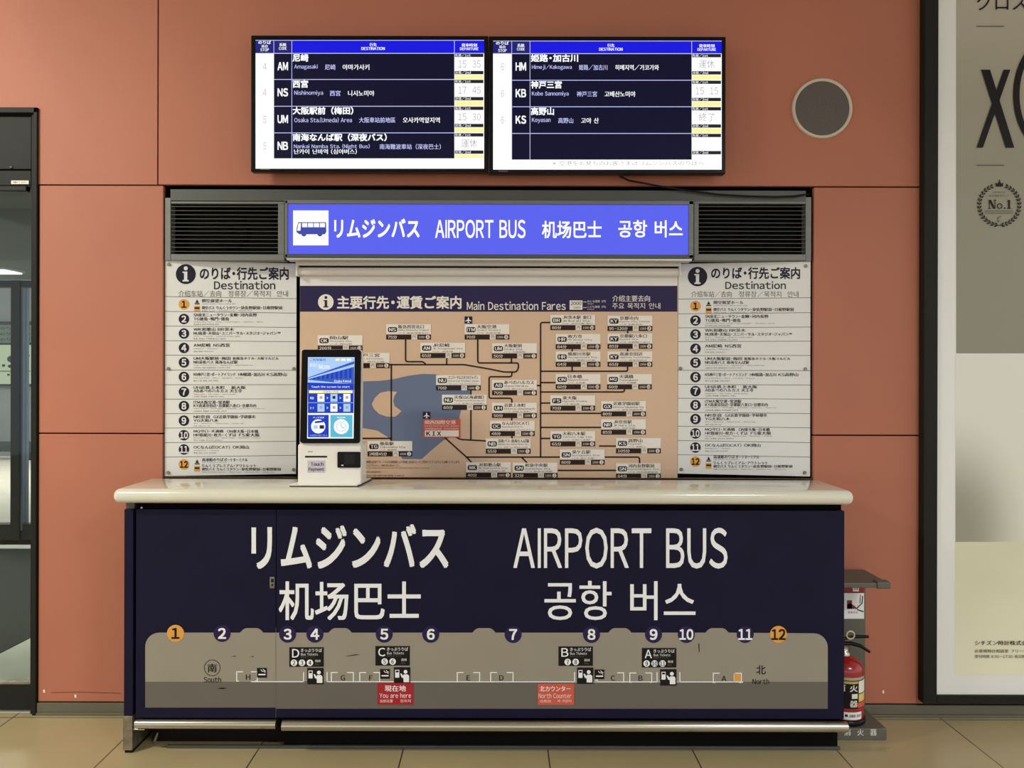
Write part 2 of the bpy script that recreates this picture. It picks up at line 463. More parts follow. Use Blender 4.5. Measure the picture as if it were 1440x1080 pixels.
b = B(); b.box(X(32, OY), X(35, OY), OY - 0.03, OY + 0.06, Z(745, OY, 20), Z(404, OY, 20), mat('blue grey door edge', (92, 108, 124), 0.3, 0.3)); b.build('door_edge', d2)
b = B(); b.box(-7.5, X(20, OY), OY + 0.01, OY + 0.02, 0.1, 2.35, M_GLASS); b.build('glass_pane', d2)
b = B(); b.box(X(35, OY), -3.2, OY + 0.01, OY + 0.02, 0.1, 2.35, M_GLASS); b.build('glass_pane', d2)
b = B(); b.box(-7.5, -3.2, OY + 0.01, OY + 0.02, 2.37, 3.0, M_GLASSV); b.build('fanlight_pane', d2)
# the street side
b = B(); b.box(-16, -2, OY + 0.1, 16, -0.12, 0.0, M_PAVE); struct('ground_outside', b)
SY = 14.0
b = B(); b.box(-16, -4, SY, SY + 0.3, 0, 3.6, mat('grey concrete', (120, 124, 120), 0.8)); struct('wall_outside', b)
b = B(); zz = Z(628, SY - 0.6, 20)
b.tube([(-15, SY - 0.6, zz), (-5, SY - 0.6, zz)], 0.09, M_DOOR)
o = thing('guard_rail', 'low dark guard rail outside, far behind the glass door', 'rail', (-10, SY - 0.6, 0))
b.build('rail', o)
for px_ in (-14.5, -11.2, -8.2, -6):
    q = B(); q.box(px_ - 0.05, px_ + 0.05, SY - 0.65, SY - 0.55, 0, zz, M_DOOR); q.build('post', o)
NB = front(SY - 0.08)
M_GRN = glow('lit pale green board', (190, 204, 170), 0.75)
o = thing('notice_board', 'lit pale green notice board outside, seen through the glass door', 'board', (X(20, SY), SY, 1.3))
b = B(); xl, xr = X(-60, SY), X(46, SY)
b.box(xl, xr, SY - 0.078, SY, Z(545, SY), Z(454, SY), M_DOOR); b.build('frame', o)
b = B(); b.rect(NB, -58, 485, 45, 540, M_GRN, 1); b.rect(NB, -58, 457, 45, 482, glow('lit grey green header', (110, 128, 112), 0.6), 1)
for k in range(3):
    b.text(NB, '関西空港 バスのりば 案内', -50, 459 + 8 * k, 42, 464 + 8 * k, M_INK, 2, 0.03)
for cx, cy, r in ((16, 505, 6), (5, 514, 2.5), (14, 515, 3), (12, 527, 2), (40, 500, 2), (-20, 510, 5)):
    b.disc(NB, cx, cy, r, M_INKB, 2, ry=r * 0.8)
b.line(NB, [(-55, 522), (43, 522)], 1.2, M_INKB, 2)
b.build('notice', o)
p = at(9, 380, 10.9)
o = thing('canopy_lamp', 'bright ceiling lamp outside above the street entrance', 'lamp', (p.x, 10.9, 3.0))
b = B(); b.box(p.x - 0.6, p.x + 0.1, 10.7, 11.1, 2.95, 3.0, glow('canopy lamp light', (255, 250, 240), 4.0)); b.build('diffuser', o)
b = B(); b.box(p.x - 0.63, p.x + 0.13, 10.67, 11.13, 2.97, 3.0, M_LAMPH); b.build('housing', o)
L = bpy.data.lights.new('canopy_light', 'AREA'); L.shape = 'RECTANGLE'; L.size = 3; L.size_y = 2; L.energy = 150; L.color = (1.0, 0.97, 0.93)
lo = bpy.data.objects.new('canopy_light', L); COL.objects.link(lo); lo.parent = o; lo.location = (0, 0, -0.06)
o = thing('vestibule_lamp', 'flat lamp on the vestibule ceiling behind the glass door', 'lamp', (-4.6, 5.0, 3.0))
b = B(); b.box(-4.9, -4.3, 4.9, 5.1, 2.96, 3.0, M_LAMPH); b.build('housing', o)
L = bpy.data.lights.new('vestibule_light', 'AREA'); L.shape = 'RECTANGLE'; L.size = 0.5; L.size_y = 0.15; L.energy = 26; L.color = (1.0, 0.98, 0.9)
lo = bpy.data.objects.new('vestibule_light', L); COL.objects.link(lo); lo.parent = o; lo.location = (0, 0, -0.05)

# ------------------------------------------------------------------ departure monitors
TY = 3.40
def monitor(label, ox, oy, ex, ey, sx0, sy0, sx1, sy1, cols, rows, hdr, data, marquee):
    t = thing('departure_monitor', label, 'monitor', tuple(at((ox + ex) / 2, ey, TY + 0.03)), 'departure monitors on the wall')
    b = B(); x0, x1, z0, z1 = X(ox, TY, 150), X(ex, TY, 150), Z(ey, TY, (ox + ex) / 2), Z(oy, TY, (ox + ex) / 2)
    b.box(x0, x1, TY, TY + 0.045, z0, z1, M_BLACK, 0.004); b.build('casing', t)
    b = B(); b.box(x0 + 0.25, x1 - 0.25, TY + 0.04, WY - 0.0005, z0 + 0.15, z1 - 0.15, M_BLACK, 0.004); b.build('wall_bracket', t)
    pl = front(TY)
    b = B()
    b.rect(pl, sx0, sy0, sx1, sy1, E_WHITE, 1)
    c = cols
    b.rect(pl, c[0], sy0, c[2], hdr, E_NAVY2, 2); b.rect(pl, c[2], sy0, c[4], hdr, E_BLUE, 2)
    b.rect(pl, c[1], hdr, c[3], rows[-1], E_NAVY, 2)
    for x in c[1:4]: b.line(pl, [(x, sy0), (x, rows[-1] if x < c[3] else hdr)], 0.7, E_LAV, 3)
    b.line(pl, [(c[0], sy0 + 0.4), (c[4], sy0 + 0.4)], 0.8, E_LAV, 3); b.line(pl, [(c[0], hdr), (c[4], hdr)], 0.9, E_LAV, 3)
    for y in rows[1:-1]: b.line(pl, [(c[1], y), (c[3], y)], 0.9, E_LAV, 3)
    def ct(s, x, y, h, w_): b.text(pl, s, x - w_ / 2, y - h / 2, x + w_ / 2, y + h / 2, E_SIGNT, 4, 0.03)
    m0 = (c[0] + c[1]) / 2
    ct('のりば', m0, sy0 + 3.4, 4.6, 18); ct('站台', m0, sy0 + 8.6, 4.2, 9); ct('STOP', m0, sy0 + 13.8, 4.2, 12)
    m1 = (c[1] + c[2]) / 2; ct('系統', m1, sy0 + 6.6, 4.8, 10); ct('CODE', m1, sy0 + 11.8, 4, 11)
    m2 = (c[2] + c[3]) / 2; ct('行先', m2, sy0 + 6.6, 4.8, 10); ct('DESTINATION', m2, sy0 + 12, 4.2, 33)
    m3 = (c[3] + c[4]) / 2; ct('発車時刻', m3, sy0 + 7.2, 4.6, 22); ct('DEPARTURE', m3, sy0 + 12.4, 4, 26)
    for i in range(4):
        y = rows[i] if i else hdr
        nxt = rows[i + 1]
        d = data[i] if i < len(data) else None
        for k, lab in ((0.4, '先発/1st'), (24.6, '次発/2nd')):
            b.rect(pl, c[3] + 24, y + k, c[4] - 1, y + k + 4.8, E_STRIP, 2)
            b.rect(pl, c[3] + 0.5, y + k, c[3] + 24, y + k + 4.8, E_STRIP, 2)
            b.text(pl, lab, c[3] + 1, y + k + 0.5, c[3] + 23, y + k + 4.4, E_SIGNT, 3, 0.01)
        if d or i < 3: b.rect(pl, c[3] + 0.6, y + 30.2, c[4] - 0.6, nxt - 0.6, E_YEL, 2)
        if not d: continue
        stop, code, jp, jx, en, e0, e1, cn, n0, n1, kr, k0, k1, tm, second = d
        b.textc(pl, stop, m0, y + 18.5, 10, E_GREY, 3, 0.0, 0.6)
        b.text(pl, code, m1 - 7.4, y + 12.4, m1 + 7.4, y + 24, E_SIGNT, 4, 0.03)
        b.text(pl, jp, c[2] + 1.2, y + 0.8, jx, y + 11.8, E_SIGNT, 4, 0.03)
        b.text(pl, en, e0, y + 15.6, e1, y + 23.2, E_LAV, 4, 0.01)
        b.text(pl, cn, n0, y + 15.6, n1, y + 23.2, E_LAV, 4, 0.01)
        if second: b.text(pl, kr, k0, y + 22.6, k1, y + 30, E_SIGNT, 5, 0.02)
        else: b.text(pl, kr, k0, y + 15.6, k1, y + 23.4, E_SIGNT, 4, 0.02)
        if ':' in tm:
            a_, b_ = tm.split(':')
            b.text(pl, a_, m3 - 15.5, y + 10, m3 - 4, y + 20, E_GREY, 3, 0.0); b.text(pl, b_, m3 + 4.5, y + 10, m3 + 16, y + 20, E_GREY, 3, 0.0)
        else: b.text(pl, tm, m3 - 11, y + 8.6, m3 + 11, y + 20.4, E_GREY, 3, 0.0)
    if marquee: b.text(pl, marquee, 777, 226.4, 990, 233, E_GREY, 3, 0.0)
    b.build('screen', t)
    b = B(); b.rect(pl, ox + 14, ey - 4.2, ox + 27, ey - 2.6, M_GREYT, 1); b.build('maker_plate', t)
monitor('black wall monitor with four bus rows, AM Amagasaki at the top', 352.5, 49.8, 686.4, 241.4, 359.5, 56.5, 680.8, 237.2,
        [359.5, 385.2, 410.5, 639, 680.8], [75.2, 111.9, 149.6, 187, 222.9], 75.2, [
    ('4', 'AM', '尼崎', 434, 'Amagasaki', 414, 447, '尼崎', 457, 472, '아마가사키', 482, 519.5, '15:35', 0),
    ('4', 'NS', '西宮', 433.5, 'Nishinomiya', 414, 454.5, '西宮', 464, 479, '니시노미야', 489.5, 526.5, '17:45', 0),
    ('5', 'UM', '大阪駅前（梅田）', 497, 'Osaka Sta.(Umeda) Area', 414, 495, '大阪車站前地區', 505, 556, '오사카역앞지역', 566.5, 618.5, '15:30', 0),
    ('5', 'NB', '南海なんば駅（深夜バス）', 544, 'Nankai Namba Sta. (Night Bus)', 413.5, 520, '南海難波車站（深夜巴士）', 534, 620, '난카이 난바역 (심야버스)', 413.5, 502, '運休', 1)], None)
monitor('black wall monitor with three bus rows, HM Himeji at the top', 686.9, 51, 1020.6, 244, 693.4, 57.5, 1014.8, 238.6,
        [693.4, 719.6, 745.3, 972.6, 1014.8], [75.6, 113, 150.3, 187.8, 224.6], 75.6, [
    ('6', 'HM', '姫路・加古川', 813, 'Himeji/Kakogawa', 748, 804, '姫路/加古川', 814, 854, '히메지역/가코가와', 865, 926.5, '運休', 0),
    ('6', 'KB', '神戸三宮', 790, 'Kobe Sannomiya', 748, 799.5, '神戸三宮', 811, 839.5, '고베산노미야', 850, 893.5, '15:15', 0),
    ('6', 'KS', '高野山', 779, 'Koyasan', 748, 774, '高野山', 785, 806, '고야 산', 817, 842, '終了', 0)],
    '※空港をお発ちのお客さまはリムジンバスのりばへ')
b = B()
cp = [at(866, 240, 3.452), at(872, 248, 3.455), at(885, 254, 3.46), at(905, 257.5, 3.47), at(925, 261.5, 3.478), at(960, 267, 3.486), at(1010, 273.5, 3.487), at(1050, 275.8, 3.487), at(1090, 276.8, 3.487), at(1118, 275.8, 3.487), at(1136, 273, 3.50), at(1139, 272.5, 3.54)]
b.tube(cp, 0.0045, M_BLACK, 8)
o = b.build('power_cable'); tag(o, 'thin black cable hanging from the monitors to the corner above the grille', 'cable')
b = B(); c0 = at(1155.5, 153, WY); R0 = 42.3 * WY / F
t = thing('wall_speaker', 'round flush wall speaker with a white ring beside the monitors', 'speaker', (c0.x, WY, c0.z))
b.lathe([(R0, 0), (R0, 0.008), (R0 - 0.004, 0.012), (R0 - 0.010, 0.012), (R0 - 0.014, 0.007)], c0, mat('ivory ring', (214, 200, 176), 0.4), 56, 'Y'); b.build('ring', t)
b = B()
gm = mat('dark speaker mesh', (98, 88, 82), 0.6, 0.1, vary=0.25, scale=260)
b.lathe([(R0 - 0.013, 0.007), (0.06, 0.0085), (0.0, 0.009)], c0, gm, 48, 'Y'); b.build('grille', t)

# ------------------------------------------------------------------ header over the recess: strip, grilles, lit sign
HY = 3.503
b = B()
b.box(X(239.5, HY, 275), X(1133.5, HY, 275), HY, HY + 0.05, Z(283.5, HY), Z(267, HY), M_ALUD, 0.002)
b.box(X(232, HY, 320), X(240, HY, 320), HY, HY + 0.05, Z(366.5, HY, 236), Z(278, HY, 236), M_ALU, 0.002)
b.box(X(1133, HY, 320), X(1141, HY, 320), HY, HY + 0.05, Z(367.5, HY, 1137), Z(277, HY, 1137), M_ALU, 0.002)
struct('trim_1', b)
def grille(label, x0, x1, fx0, fx1):
    t = thing('vent_grille', label, 'grille', tuple(at((x0 + x1) / 2, 366, HY + 0.01)), 'louvred grilles in the header')
    xm = (x0 + x1) / 2
    za, zb = Z(357.5, HY, xm), Z(286.5, HY, xm); zt_, zb_ = Z(283.3, HY, xm), Z(366.3, HY, xm)
    b = B()
    xa, xb, xc, xd = X(fx0, HY, 320), X(x0, HY, 320), X(x1, HY, 320), X(fx1, HY, 320)
    b.box(xa, xd, HY, HY + 0.04, zb, zt_, M_ALU, 0.0015); b.box(xa, xd, HY - 0.002, HY + 0.06, zb_, za, M_ALU, 0.0015)
    if xb - xa > 0.002: b.box(xa, xb, HY, HY + 0.04, za, zb, M_ALU, 0.0015)
    if xd - xc > 0.002: b.box(xc, xd, HY, HY + 0.04, za, zb, M_ALU, 0.0015)
    b.build('frame', t)
    b = B(); n = 12
    for k in range(n):
        z = zb - (k + 0.75) * (zb - za) / (n + 0.4)
        b.prism([(xb, z), (xc, z), (xc, z + 0.0021), (xb, z + 0.0021)], HY + 0.002, HY + 0.010, M_SLAT)
    b.build('slats', t)
    b = B(); b.box(xb - 0.01, xc + 0.01, HY + 0.07, HY + 0.08, za - 0.01, zb + 0.01, M_DARK)
    cc = at((x0 + x1) / 2 + 8, 325, HY + 0.06)
    b.lathe([(0.085, 0.0), (0.08, 0.008), (0.05, -0.005), (0.022, -0.006), (0.018, 0.002), (0, 0.004)], (cc.x, HY + 0.065, cc.z), M_DARK, 28, 'Y')
    b.build('speaker_back', t)
grille('grey louvred grille over the destination board beside the glass door', 240.5, 391, 240.5, 400)
grille('grey louvred grille over the destination board beside the fire extinguisher', 982.5, 1132.8, 976, 1132.8)

t = thing('bus_sign', 'long blue lit airport bus sign above the fare map', 'sign', tuple(at(688, 366, HY)))
b = B(); LY = 3.485
fx0, fx1, fy0, fy1 = 400.5, 975.5, 281.5, 362
xm = 688
def bar(b, x0, y0, x1, y1, y_a, y_b, m, bev=0.002): b.box(X(x0, y_a, (y0 + y1) / 2), X(x1, y_a, (y0 + y1) / 2), y_a, y_b, Z(y1, y_a, (x0 + x1) / 2), Z(y0, y_a, (x0 + x1) / 2), m, bev)
bar(b, fx0, 281.5, fx1, 287, LY, LY + 0.06, M_ALU); bar(b, fx0, 357.6, fx1, 363, LY, LY + 0.06, M_ALUD)
bar(b, fx0, 281.5, 404.3, 363, LY, LY + 0.06, M_ALU); bar(b, 968.8, 281.5, fx1, 363, LY, LY + 0.06, M_ALU)
bar(b, 403, 363, 973, 366.5, LY - 0.006, LY + 0.06, M_STEEL)
b.build('frame', t)
pl = front(LY + 0.012)
b = B(); bar(b, 404.3, 287, 968.8, 357.6, LY + 0.012, LY + 0.03, E_SIGN, 0); b.build('light_face', t)
for s_, x0, y0, x1, y1, w_ in (('リムジンバス', 470, 307.5, 590, 334.5, 0.024), ('AIRPORT BUS', 612, 309, 739, 335, 0.014), ('机场巴士', 762, 310.5, 846, 335, 0.018), ('공항 버스', 869.5, 309.5, 960, 334, 0.016)):
    b = B(); b.text(pl, s_, x0, y0, x1, y1, E_SIGNT, 1, w_); b.build('lettering', t)
b = B(); b.rect(pl, 412.2, 296, 462, 345, E_SIGNT, 1)
b.poly(pl, [(419.5, 312.5), (458.5, 312.5), (459, 326), (457, 329.5), (421, 329.5), (417, 326.5), (417.3, 320)][::-1], E_SIGND, 2)
for k in range(4): b.rect(pl, 425 + k * 8.3, 313.8, 432.2 + k * 8.3, 319.6, E_SIGNT, 3)
b.poly(pl, [(419.8, 314), (423.4, 314), (422.6, 324.5), (418, 324.5)][::-1], E_SIGNT, 3)
for cx in (427.5, 450): b.disc(pl, cx, 329, 3.6, E_SIGND, 4, 20)
b.build('bus_pictogram', t)

# ------------------------------------------------------------------ roller shutter housing and fare map
MY = 3.60
t = thing('shutter_housing', 'off white roller housing above the fare map', 'shutter housing', tuple(at(687, 388, 3.55)))
b = B(); RY = 3.565
bar(b, 416, 366.6, 957.5, 373.4, RY - 0.01, MY + 0.03, M_CREAM, 0.002); b.build('top_rail', t)
b = B(); bar(b, 418, 373.4, 955.5, 376, RY + 0.02, MY + 0.05, M_DARK, 0); b.build('groove', t)
b = B(); zc = Z(381.8, RY, 687); x0, x1 = X(417.5, RY, 381), X(956, RY, 381)
b.tube([(x0, RY + 0.02, zc), (x1, RY + 0.02, zc)], 0.0195, M_CREAM, 24); b.build('roller_bar', t)
for xa, xb in ((415.6, 418.5), (955.5, 958)):
    b = B(); bar(b, xa, 368, xb, 388, RY - 0.008, MY - 0.002, M_CREAM, 0.002); b.build('end_bracket', t)

fm = thing('fare_map', 'tan and blue wall map of main destination fares behind the kiosk', 'map', tuple(at(687, 674, MY)))
mp = front(MY)
b = B(); bar(b, 421.5, 388.2, 953, 700, MY, MY + 0.02, M_TAN, 0)
b.rect(mp, 422, 388.4, 952.5, 402, M_CREAM, 1)
b.build('board', fm)
b = B(); b.rect(mp, 422, 402, 952.5, 438.3, M_PURP, 1)
b.disc(mp, 458.2, 424.8, 11, M_PALE, 2); b.disc(mp, 458.4, 418.4, 2.1, M_PURP, 3, 16)
b.poly(mp, [(455, 422), (460.2, 422), (460.2, 430.8), (462, 430.8), (462, 432.4), (454.6, 432.4), (454.6, 430.8), (456.6, 430.8), (456.6, 423.6), (455, 423.6)][::-1], M_PURP, 3)
b.text(mp, '主要行先・運賃ご案内', 474, 416, 649, 434.5, M_PALE, 2, 0.025)
b.text(mp, 'Main Destination Fares', 656.5, 424, 795.5, 436, M_PALE, 2, 0.01)
b.rect(mp, 801, 422.5, 819, 435.6, M_PALE, 2); b.text(mp, '2000', 802.5, 424, 817.5, 429, M_PURP, 3, 0.02); b.text(mp, '1000', 806, 431, 816, 434, M_GREYT, 3)
b.line(mp, [(820, 424.6), (825, 424.6)], 0.7, M_PALE, 2); b.line(mp, [(820, 432.5), (825, 432.5)], 0.7, M_PALE, 2)
b.text(mp, 'おとな運賃（円）', 826, 422, 852, 425.4, M_PALE, 2, 0.0); b.text(mp, 'Adult', 826, 426.3, 835, 428, M_PALE, 2, 0.0)
b.text(mp, 'こども運賃（円）', 826, 429.8, 852, 433.2, M_PALE, 2, 0.0); b.text(mp, 'Child', 826, 434, 835, 435.8, M_PALE, 2, 0.0)
b.text(mp, '介绍主要去向', 861, 415.4, 914, 424.2, M_PALE, 2, 0.01); b.text(mp, '주요 목적지 안내', 861, 426, 928.5, 434.4, M_PALE, 2, 0.0)
b.build('title_band', fm)
b = B()
b.poly(mp, [(505, 536.5), (535, 535.5), (553, 533.2), (575, 528.3), (594, 525.8), (612, 526.2), (640, 532), (662, 545), (662, 560), (655, 570), (648.5, 576), (646, 586), (647, 600), (640, 612), (624, 619), (607, 633), (593, 645.5), (566, 645.5), (556, 630), (546, 615), (530.6, 605.5), (513, 602.3), (505, 602.3)][::-1], M_WATER, 1)
b.poly(mp, [(522.8, 568.3), (527, 560), (534.4, 552.4), (546, 549.9), (558.7, 551), (554.5, 557), (553, 564), (555, 571), (564.6, 578), (560, 583), (555.8, 585.8), (544, 586), (533, 582), (526, 575)][::-1], M_TAN, 2)
b.build('sea_area', fm)
b = B()
def arc(pts, r=3.0):
    """rounds the corners of a route line"""
    out = [pts[0]]
    for i in range(1, len(pts) - 1):
        p, q, n = Vector(pts[i - 1]), Vector(pts[i]), Vector(pts[i + 1])
        a = q + (p - q).normalized() * min(r, (p - q).length / 2); c = q + (n - q).normalized() * min(r, (n - q).length / 2)
        for k in range(5):
            t_ = k / 4; out.append(tuple(a * (1 - t_) ** 2 + q * 2 * t_ * (1 - t_) + c * t_ ** 2))
    out.append(pts[-1]); return out
for pts in (
    [(546, 512.8), (653, 512.8), (690, 519.2), (709, 523.2), (726, 523.2), (729, 518), (729, 510.4), (672, 510.4), (671.7, 477)],
    [(550.3, 512), (550.3, 620.5)], [(508, 616.4), (551, 616.4)],
    [(570.4, 477), (570.4, 508.6), (595.5, 508.6), (599, 512.8)], [(628.2, 502), (628.2, 512.8)], [(719.2, 503), (719.2, 511)],
    [(720, 523), (719.5, 529.8), (687.8, 529.8), (687.8, 560), (719.6, 560), (719.9, 567)], [(719.6, 586), (719.6, 593)], [(720, 612), (720, 618)],
    [(775, 453.5), (760.2, 453.5), (760.2, 643)], [(760, 522.1), (882.6, 522.1), (882.6, 514)], [(804.5, 514), (804.5, 522.1)],
    [(882.6, 464), (882.6, 470)], [(882.6, 489), (882.6, 496)], [(804.5, 490), (804.5, 496)], [(760, 538), (783, 538)], [(753, 542.2), (761, 542.2)],
    [(760, 551.2), (877.8, 551.2), (878.2, 546)], [(760, 566.8), (775, 566.8)], [(760, 581.2), (847, 581.2)], [(760, 601), (847, 601)],
    [(760, 616.5), (775, 616.5)], [(842.4, 627.2), (868, 627.2)], [(656, 642.7), (899.2, 642.7), (899.4, 653)],
    [(623, 613), (656, 642.7), (664, 651)], [(640, 614), (648, 618), (684, 620)], [(662.2, 575), (662.2, 618.5)], [(662.2, 547), (662.2, 556)],
    [(733.5, 643), (742, 651.5)], [(783, 661.4), (868, 661.4)]):
    b.line(mp, arc(pts), 2.1, M_BROWN, 3)
b.build('route_lines', fm)
STN = [(447, 471.5, 'OK', '岡山駅', 'Okayama Sta.', '200分', '11', 26), (485, 496.2, 'KB', '神戸三宮', 'Kobe Sannomiya', '65分', '6', 32),
 (543.2, 456, 'NS', '阪急西宮北口', 'Hankyu Nishinomiya-kitaguchi', '75分', '4', 36), (591.2, 482, 'AM', 'JR尼崎', 'JR Amagasaki Sta.', '65分', '4', 24),
 (653.4, 456, 'ITM', '大阪空港', 'Osaka Airport', '70分', '8', 28), (692, 482.6, 'UM', '大阪駅前', 'Osaka Sta.', '50分', '5', 25),
 (774, 442.8, 'BR', 'JR茨木駅 東口', 'JR Ibaraki Sta.', '80分', '10', 40), (781.5, 469.6, 'HR', '枚方市', 'Hirakata City', '84分', '10', 20),
 (781.5, 494.3, 'HR', '寝屋川市駅', 'Neyagawashi Sta.', '64分', '10', 32), (854.4, 444, 'KY', '京都市内', 'Kyoto City Center', '95-120分', '8', 26),
 (854.4, 469, 'KY', '京都駅八条口', 'Kyoto Sta.', '85分', '8', 38), (854.4, 494.3, 'KY', '高速京田辺', 'Highway Kyotanabe', '65分', '8', 32),
 (781.5, 526, 'ON', '日本橋', 'Nipponbashi', '60分', '10', 20), (853.6, 526, 'MQ', '天満橋', 'Temmabashi', '60分', '10', 20),
 (692, 534.3, 'AB', 'あべのハルカス', 'Abeno Harukas', '70分', '7', 42), (692, 566.4, 'UH', '近鉄上本町', 'Kintetsu Uehommachi', '50分', '7', 30),
 (689, 591.7, 'OC', 'なんば(OCAT)', 'Namba(OCAT)', '48分', '11', 38), (683.3, 616.5, 'NB', '深夜バス 南海なんば駅', 'Midnight Bus Nankai Namba Sta.', '55分', '5', 44),
 (774, 556, 'FS', '東大阪', 'Higashi Osaka', '70分', '10', 20), (845.3, 564, 'GX', '近鉄学園前駅', 'Kintetsu Gakuenmae Sta.', '80分', '9', 37),
 (845.3, 589.7, 'NR', 'JR奈良駅', 'JR Nara Sta.', '85分', '9', 26), (774, 606.2, 'YG', '大和八木駅', 'Yamato Yagi Sta.', '65分', '9', 32),
 (866.3, 616, 'KS', '高野山', 'Koyasan', '105分', '6', 20), (787.3, 632, 'SN', '泉ケ丘駅', 'Izumigaoka Sta.', '60分', '2', 26),
 (866.3, 651.5, 'SN', '河内長野駅前', 'Kawachinagano Sta.', '64分', '2', 37), (721.2, 650.6, 'SN', '和泉中央駅', 'Izumichuo Sta.', '32分', '2', 32),
 (655.4, 650, 'WK', 'JR和歌山駅', 'JR Wakayama Sta.', '40分', '3', 32), (613.2, 527.5, 'NU', 'ユニバーサルスタジオジャパン', 'Universal Studios Japan', '70分', '3', 42),
 (621.6, 555, 'NU', '天保山(海遊館)', 'Tempozan(Kaiyukan)', '60分', '3', 42), (517, 620.2, 'TG', '徳島駅', 'Tokushima Sta.', '2時間45分', '2', 20)]
for x, y, code, jp, en, mins, stop, jw in STN:
    b = B(); wd = 62.8
    b.rect(mp, x, y, x + wd, y + 13.8, M_PALE, 4)
    b.rrect(mp, x + 2.4, y + 4, x + 15.4, y + 11.2, 2.2, M_BROWN, 5)
    cw = 9.6 if len(code) == 2 else 11
    b.text(mp, code, x + 8.9 - cw / 2, y + 5.3, x + 8.9 + cw / 2, y + 9.9, M_WHITE, 6, 0.03)
    b.text(mp, jp, x + 17, y + 0.9, x + 17 + jw, y + 6, M_BROWN, 5, 0.02)
    b.text(mp, en, x + 17, y + 7, x + 17 + min(43, 2.6 * len(en)), y + 9.8, M_BROWN, 5, 0.0)
    b.text(mp, 'バス ' + jp, x + 17, y + 11.2, x + 17 + min(42, jw * 1.2), y + 13.2, M_GREYT, 5, 0.0)
    b.rect(mp, x, y + 14.6, x + 35, y + 21.4, M_BROWN, 4); b.rect(mp, x + 35.8, y + 14.6, x + 43.4, y + 21.4, M_PALE, 4); b.rect(mp, x + 44, y + 14.6, x + wd, y + 21.4, M_BROWN, 4)
    b.text(mp, mins, x + 2.2, y + 15.8, x + 2.2 + min(26, 4.0 * len(mins) + 1), y + 20.4, M_PALE, 5, 0.02)
    b.text(mp, '円', x + 37.5, y + 15.6, x + 41.5, y + 20.2, M_GREYT, 5)
    b.text(mp, '1500', x + 45.6, y + 16.6, x + 54, y + 19.6, M_PALE, 5)
    b.disc(mp, x + 58.4, y + 18, 2.9, M_PALE, 5, 16)
    b.textc(mp, stop, x + 58.4, y + 18, 4, M_BROWN, 6, 0.03, 0.8)
    b.build('station_label', fm)
b = B(); b.rect(mp, 595, 589.2, 647.6, 615.2, M_SALM, 5); b.rect(mp, 597.6, 605.2, 645.2, 613.8, M_PALE, 6)
b.text(mp, '関西国際空港', 597.5, 591, 641, 596.6, M_PALE, 6, 0.02); b.text(mp, 'Kansai International Airport', 597.5, 597.8, 646, 600.6, M_PALE, 6, 0.0)
b.text(mp, '关西国际机场', 597.5, 601.6, 621, 604.2, M_PALE, 6, 0.0); b.text(mp, '간사이국제공항', 624, 601.6, 645, 604.2, M_PALE, 6, 0.0)
b.text(mp, 'KＩX', 599.5, 606.6, 620.5, 612.6, M_INK, 7, 0.04); b.build('airport_label', fm)
for ax, ay in ((594.7, 579), (653.4, 445)):
    b = B(); b.rect(mp, ax, ay, ax + 10.6, ay + 10, M_INKB, 5)
    cx = ax + 5.3
    b.poly(mp, [(cx, ay + 1), (cx + 0.8, ay + 2.2), (cx + 0.9, ay + 4.2), (cx + 4.2, ay + 6.2), (cx + 4.2, ay + 7), (cx + 0.8, ay + 6.2), (cx + 0.6, ay + 7.8), (cx + 1.8, ay + 8.8), (cx + 1.8, ay + 9.2), (cx, ay + 8.8), (cx - 1.8, ay + 9.2), (cx - 1.8, ay + 8.8), (cx - 0.6, ay + 7.8), (cx - 0.8, ay + 6.2), (cx - 4.2, ay + 7), (cx - 4.2, ay + 6.2), (cx - 0.9, ay + 4.2), (cx - 0.8, ay + 2.2)][::-1], M_WHITE, 6)
    b.build('plane_icon', fm)
b = B()
for s, x1, y0, y1 in (('所要時間は目安です。バスは交通事情により時間に余裕をもってご利用くださいますようお願いいたします。', 647, 647.6, 651.6), ('あらかじめご了承ください。ご乗車の際はお確かめください。', 563, 653, 656),
                      ('Travel times are approximate and may vary with traffic. Please allow plenty of time for your journey.', 604, 657, 659.2), ('所需时间仅供参考，请留出充裕的时间乘车。', 536, 662.5, 664.8), ('소요시간은 교통 상황에 따라 달라질 수 있습니다.', 569, 667.6, 670)):
    b.text(mp, s, 510, y0, x1, y1, M_BROWN, 2, 0.0)
b.build('notice_text', fm)

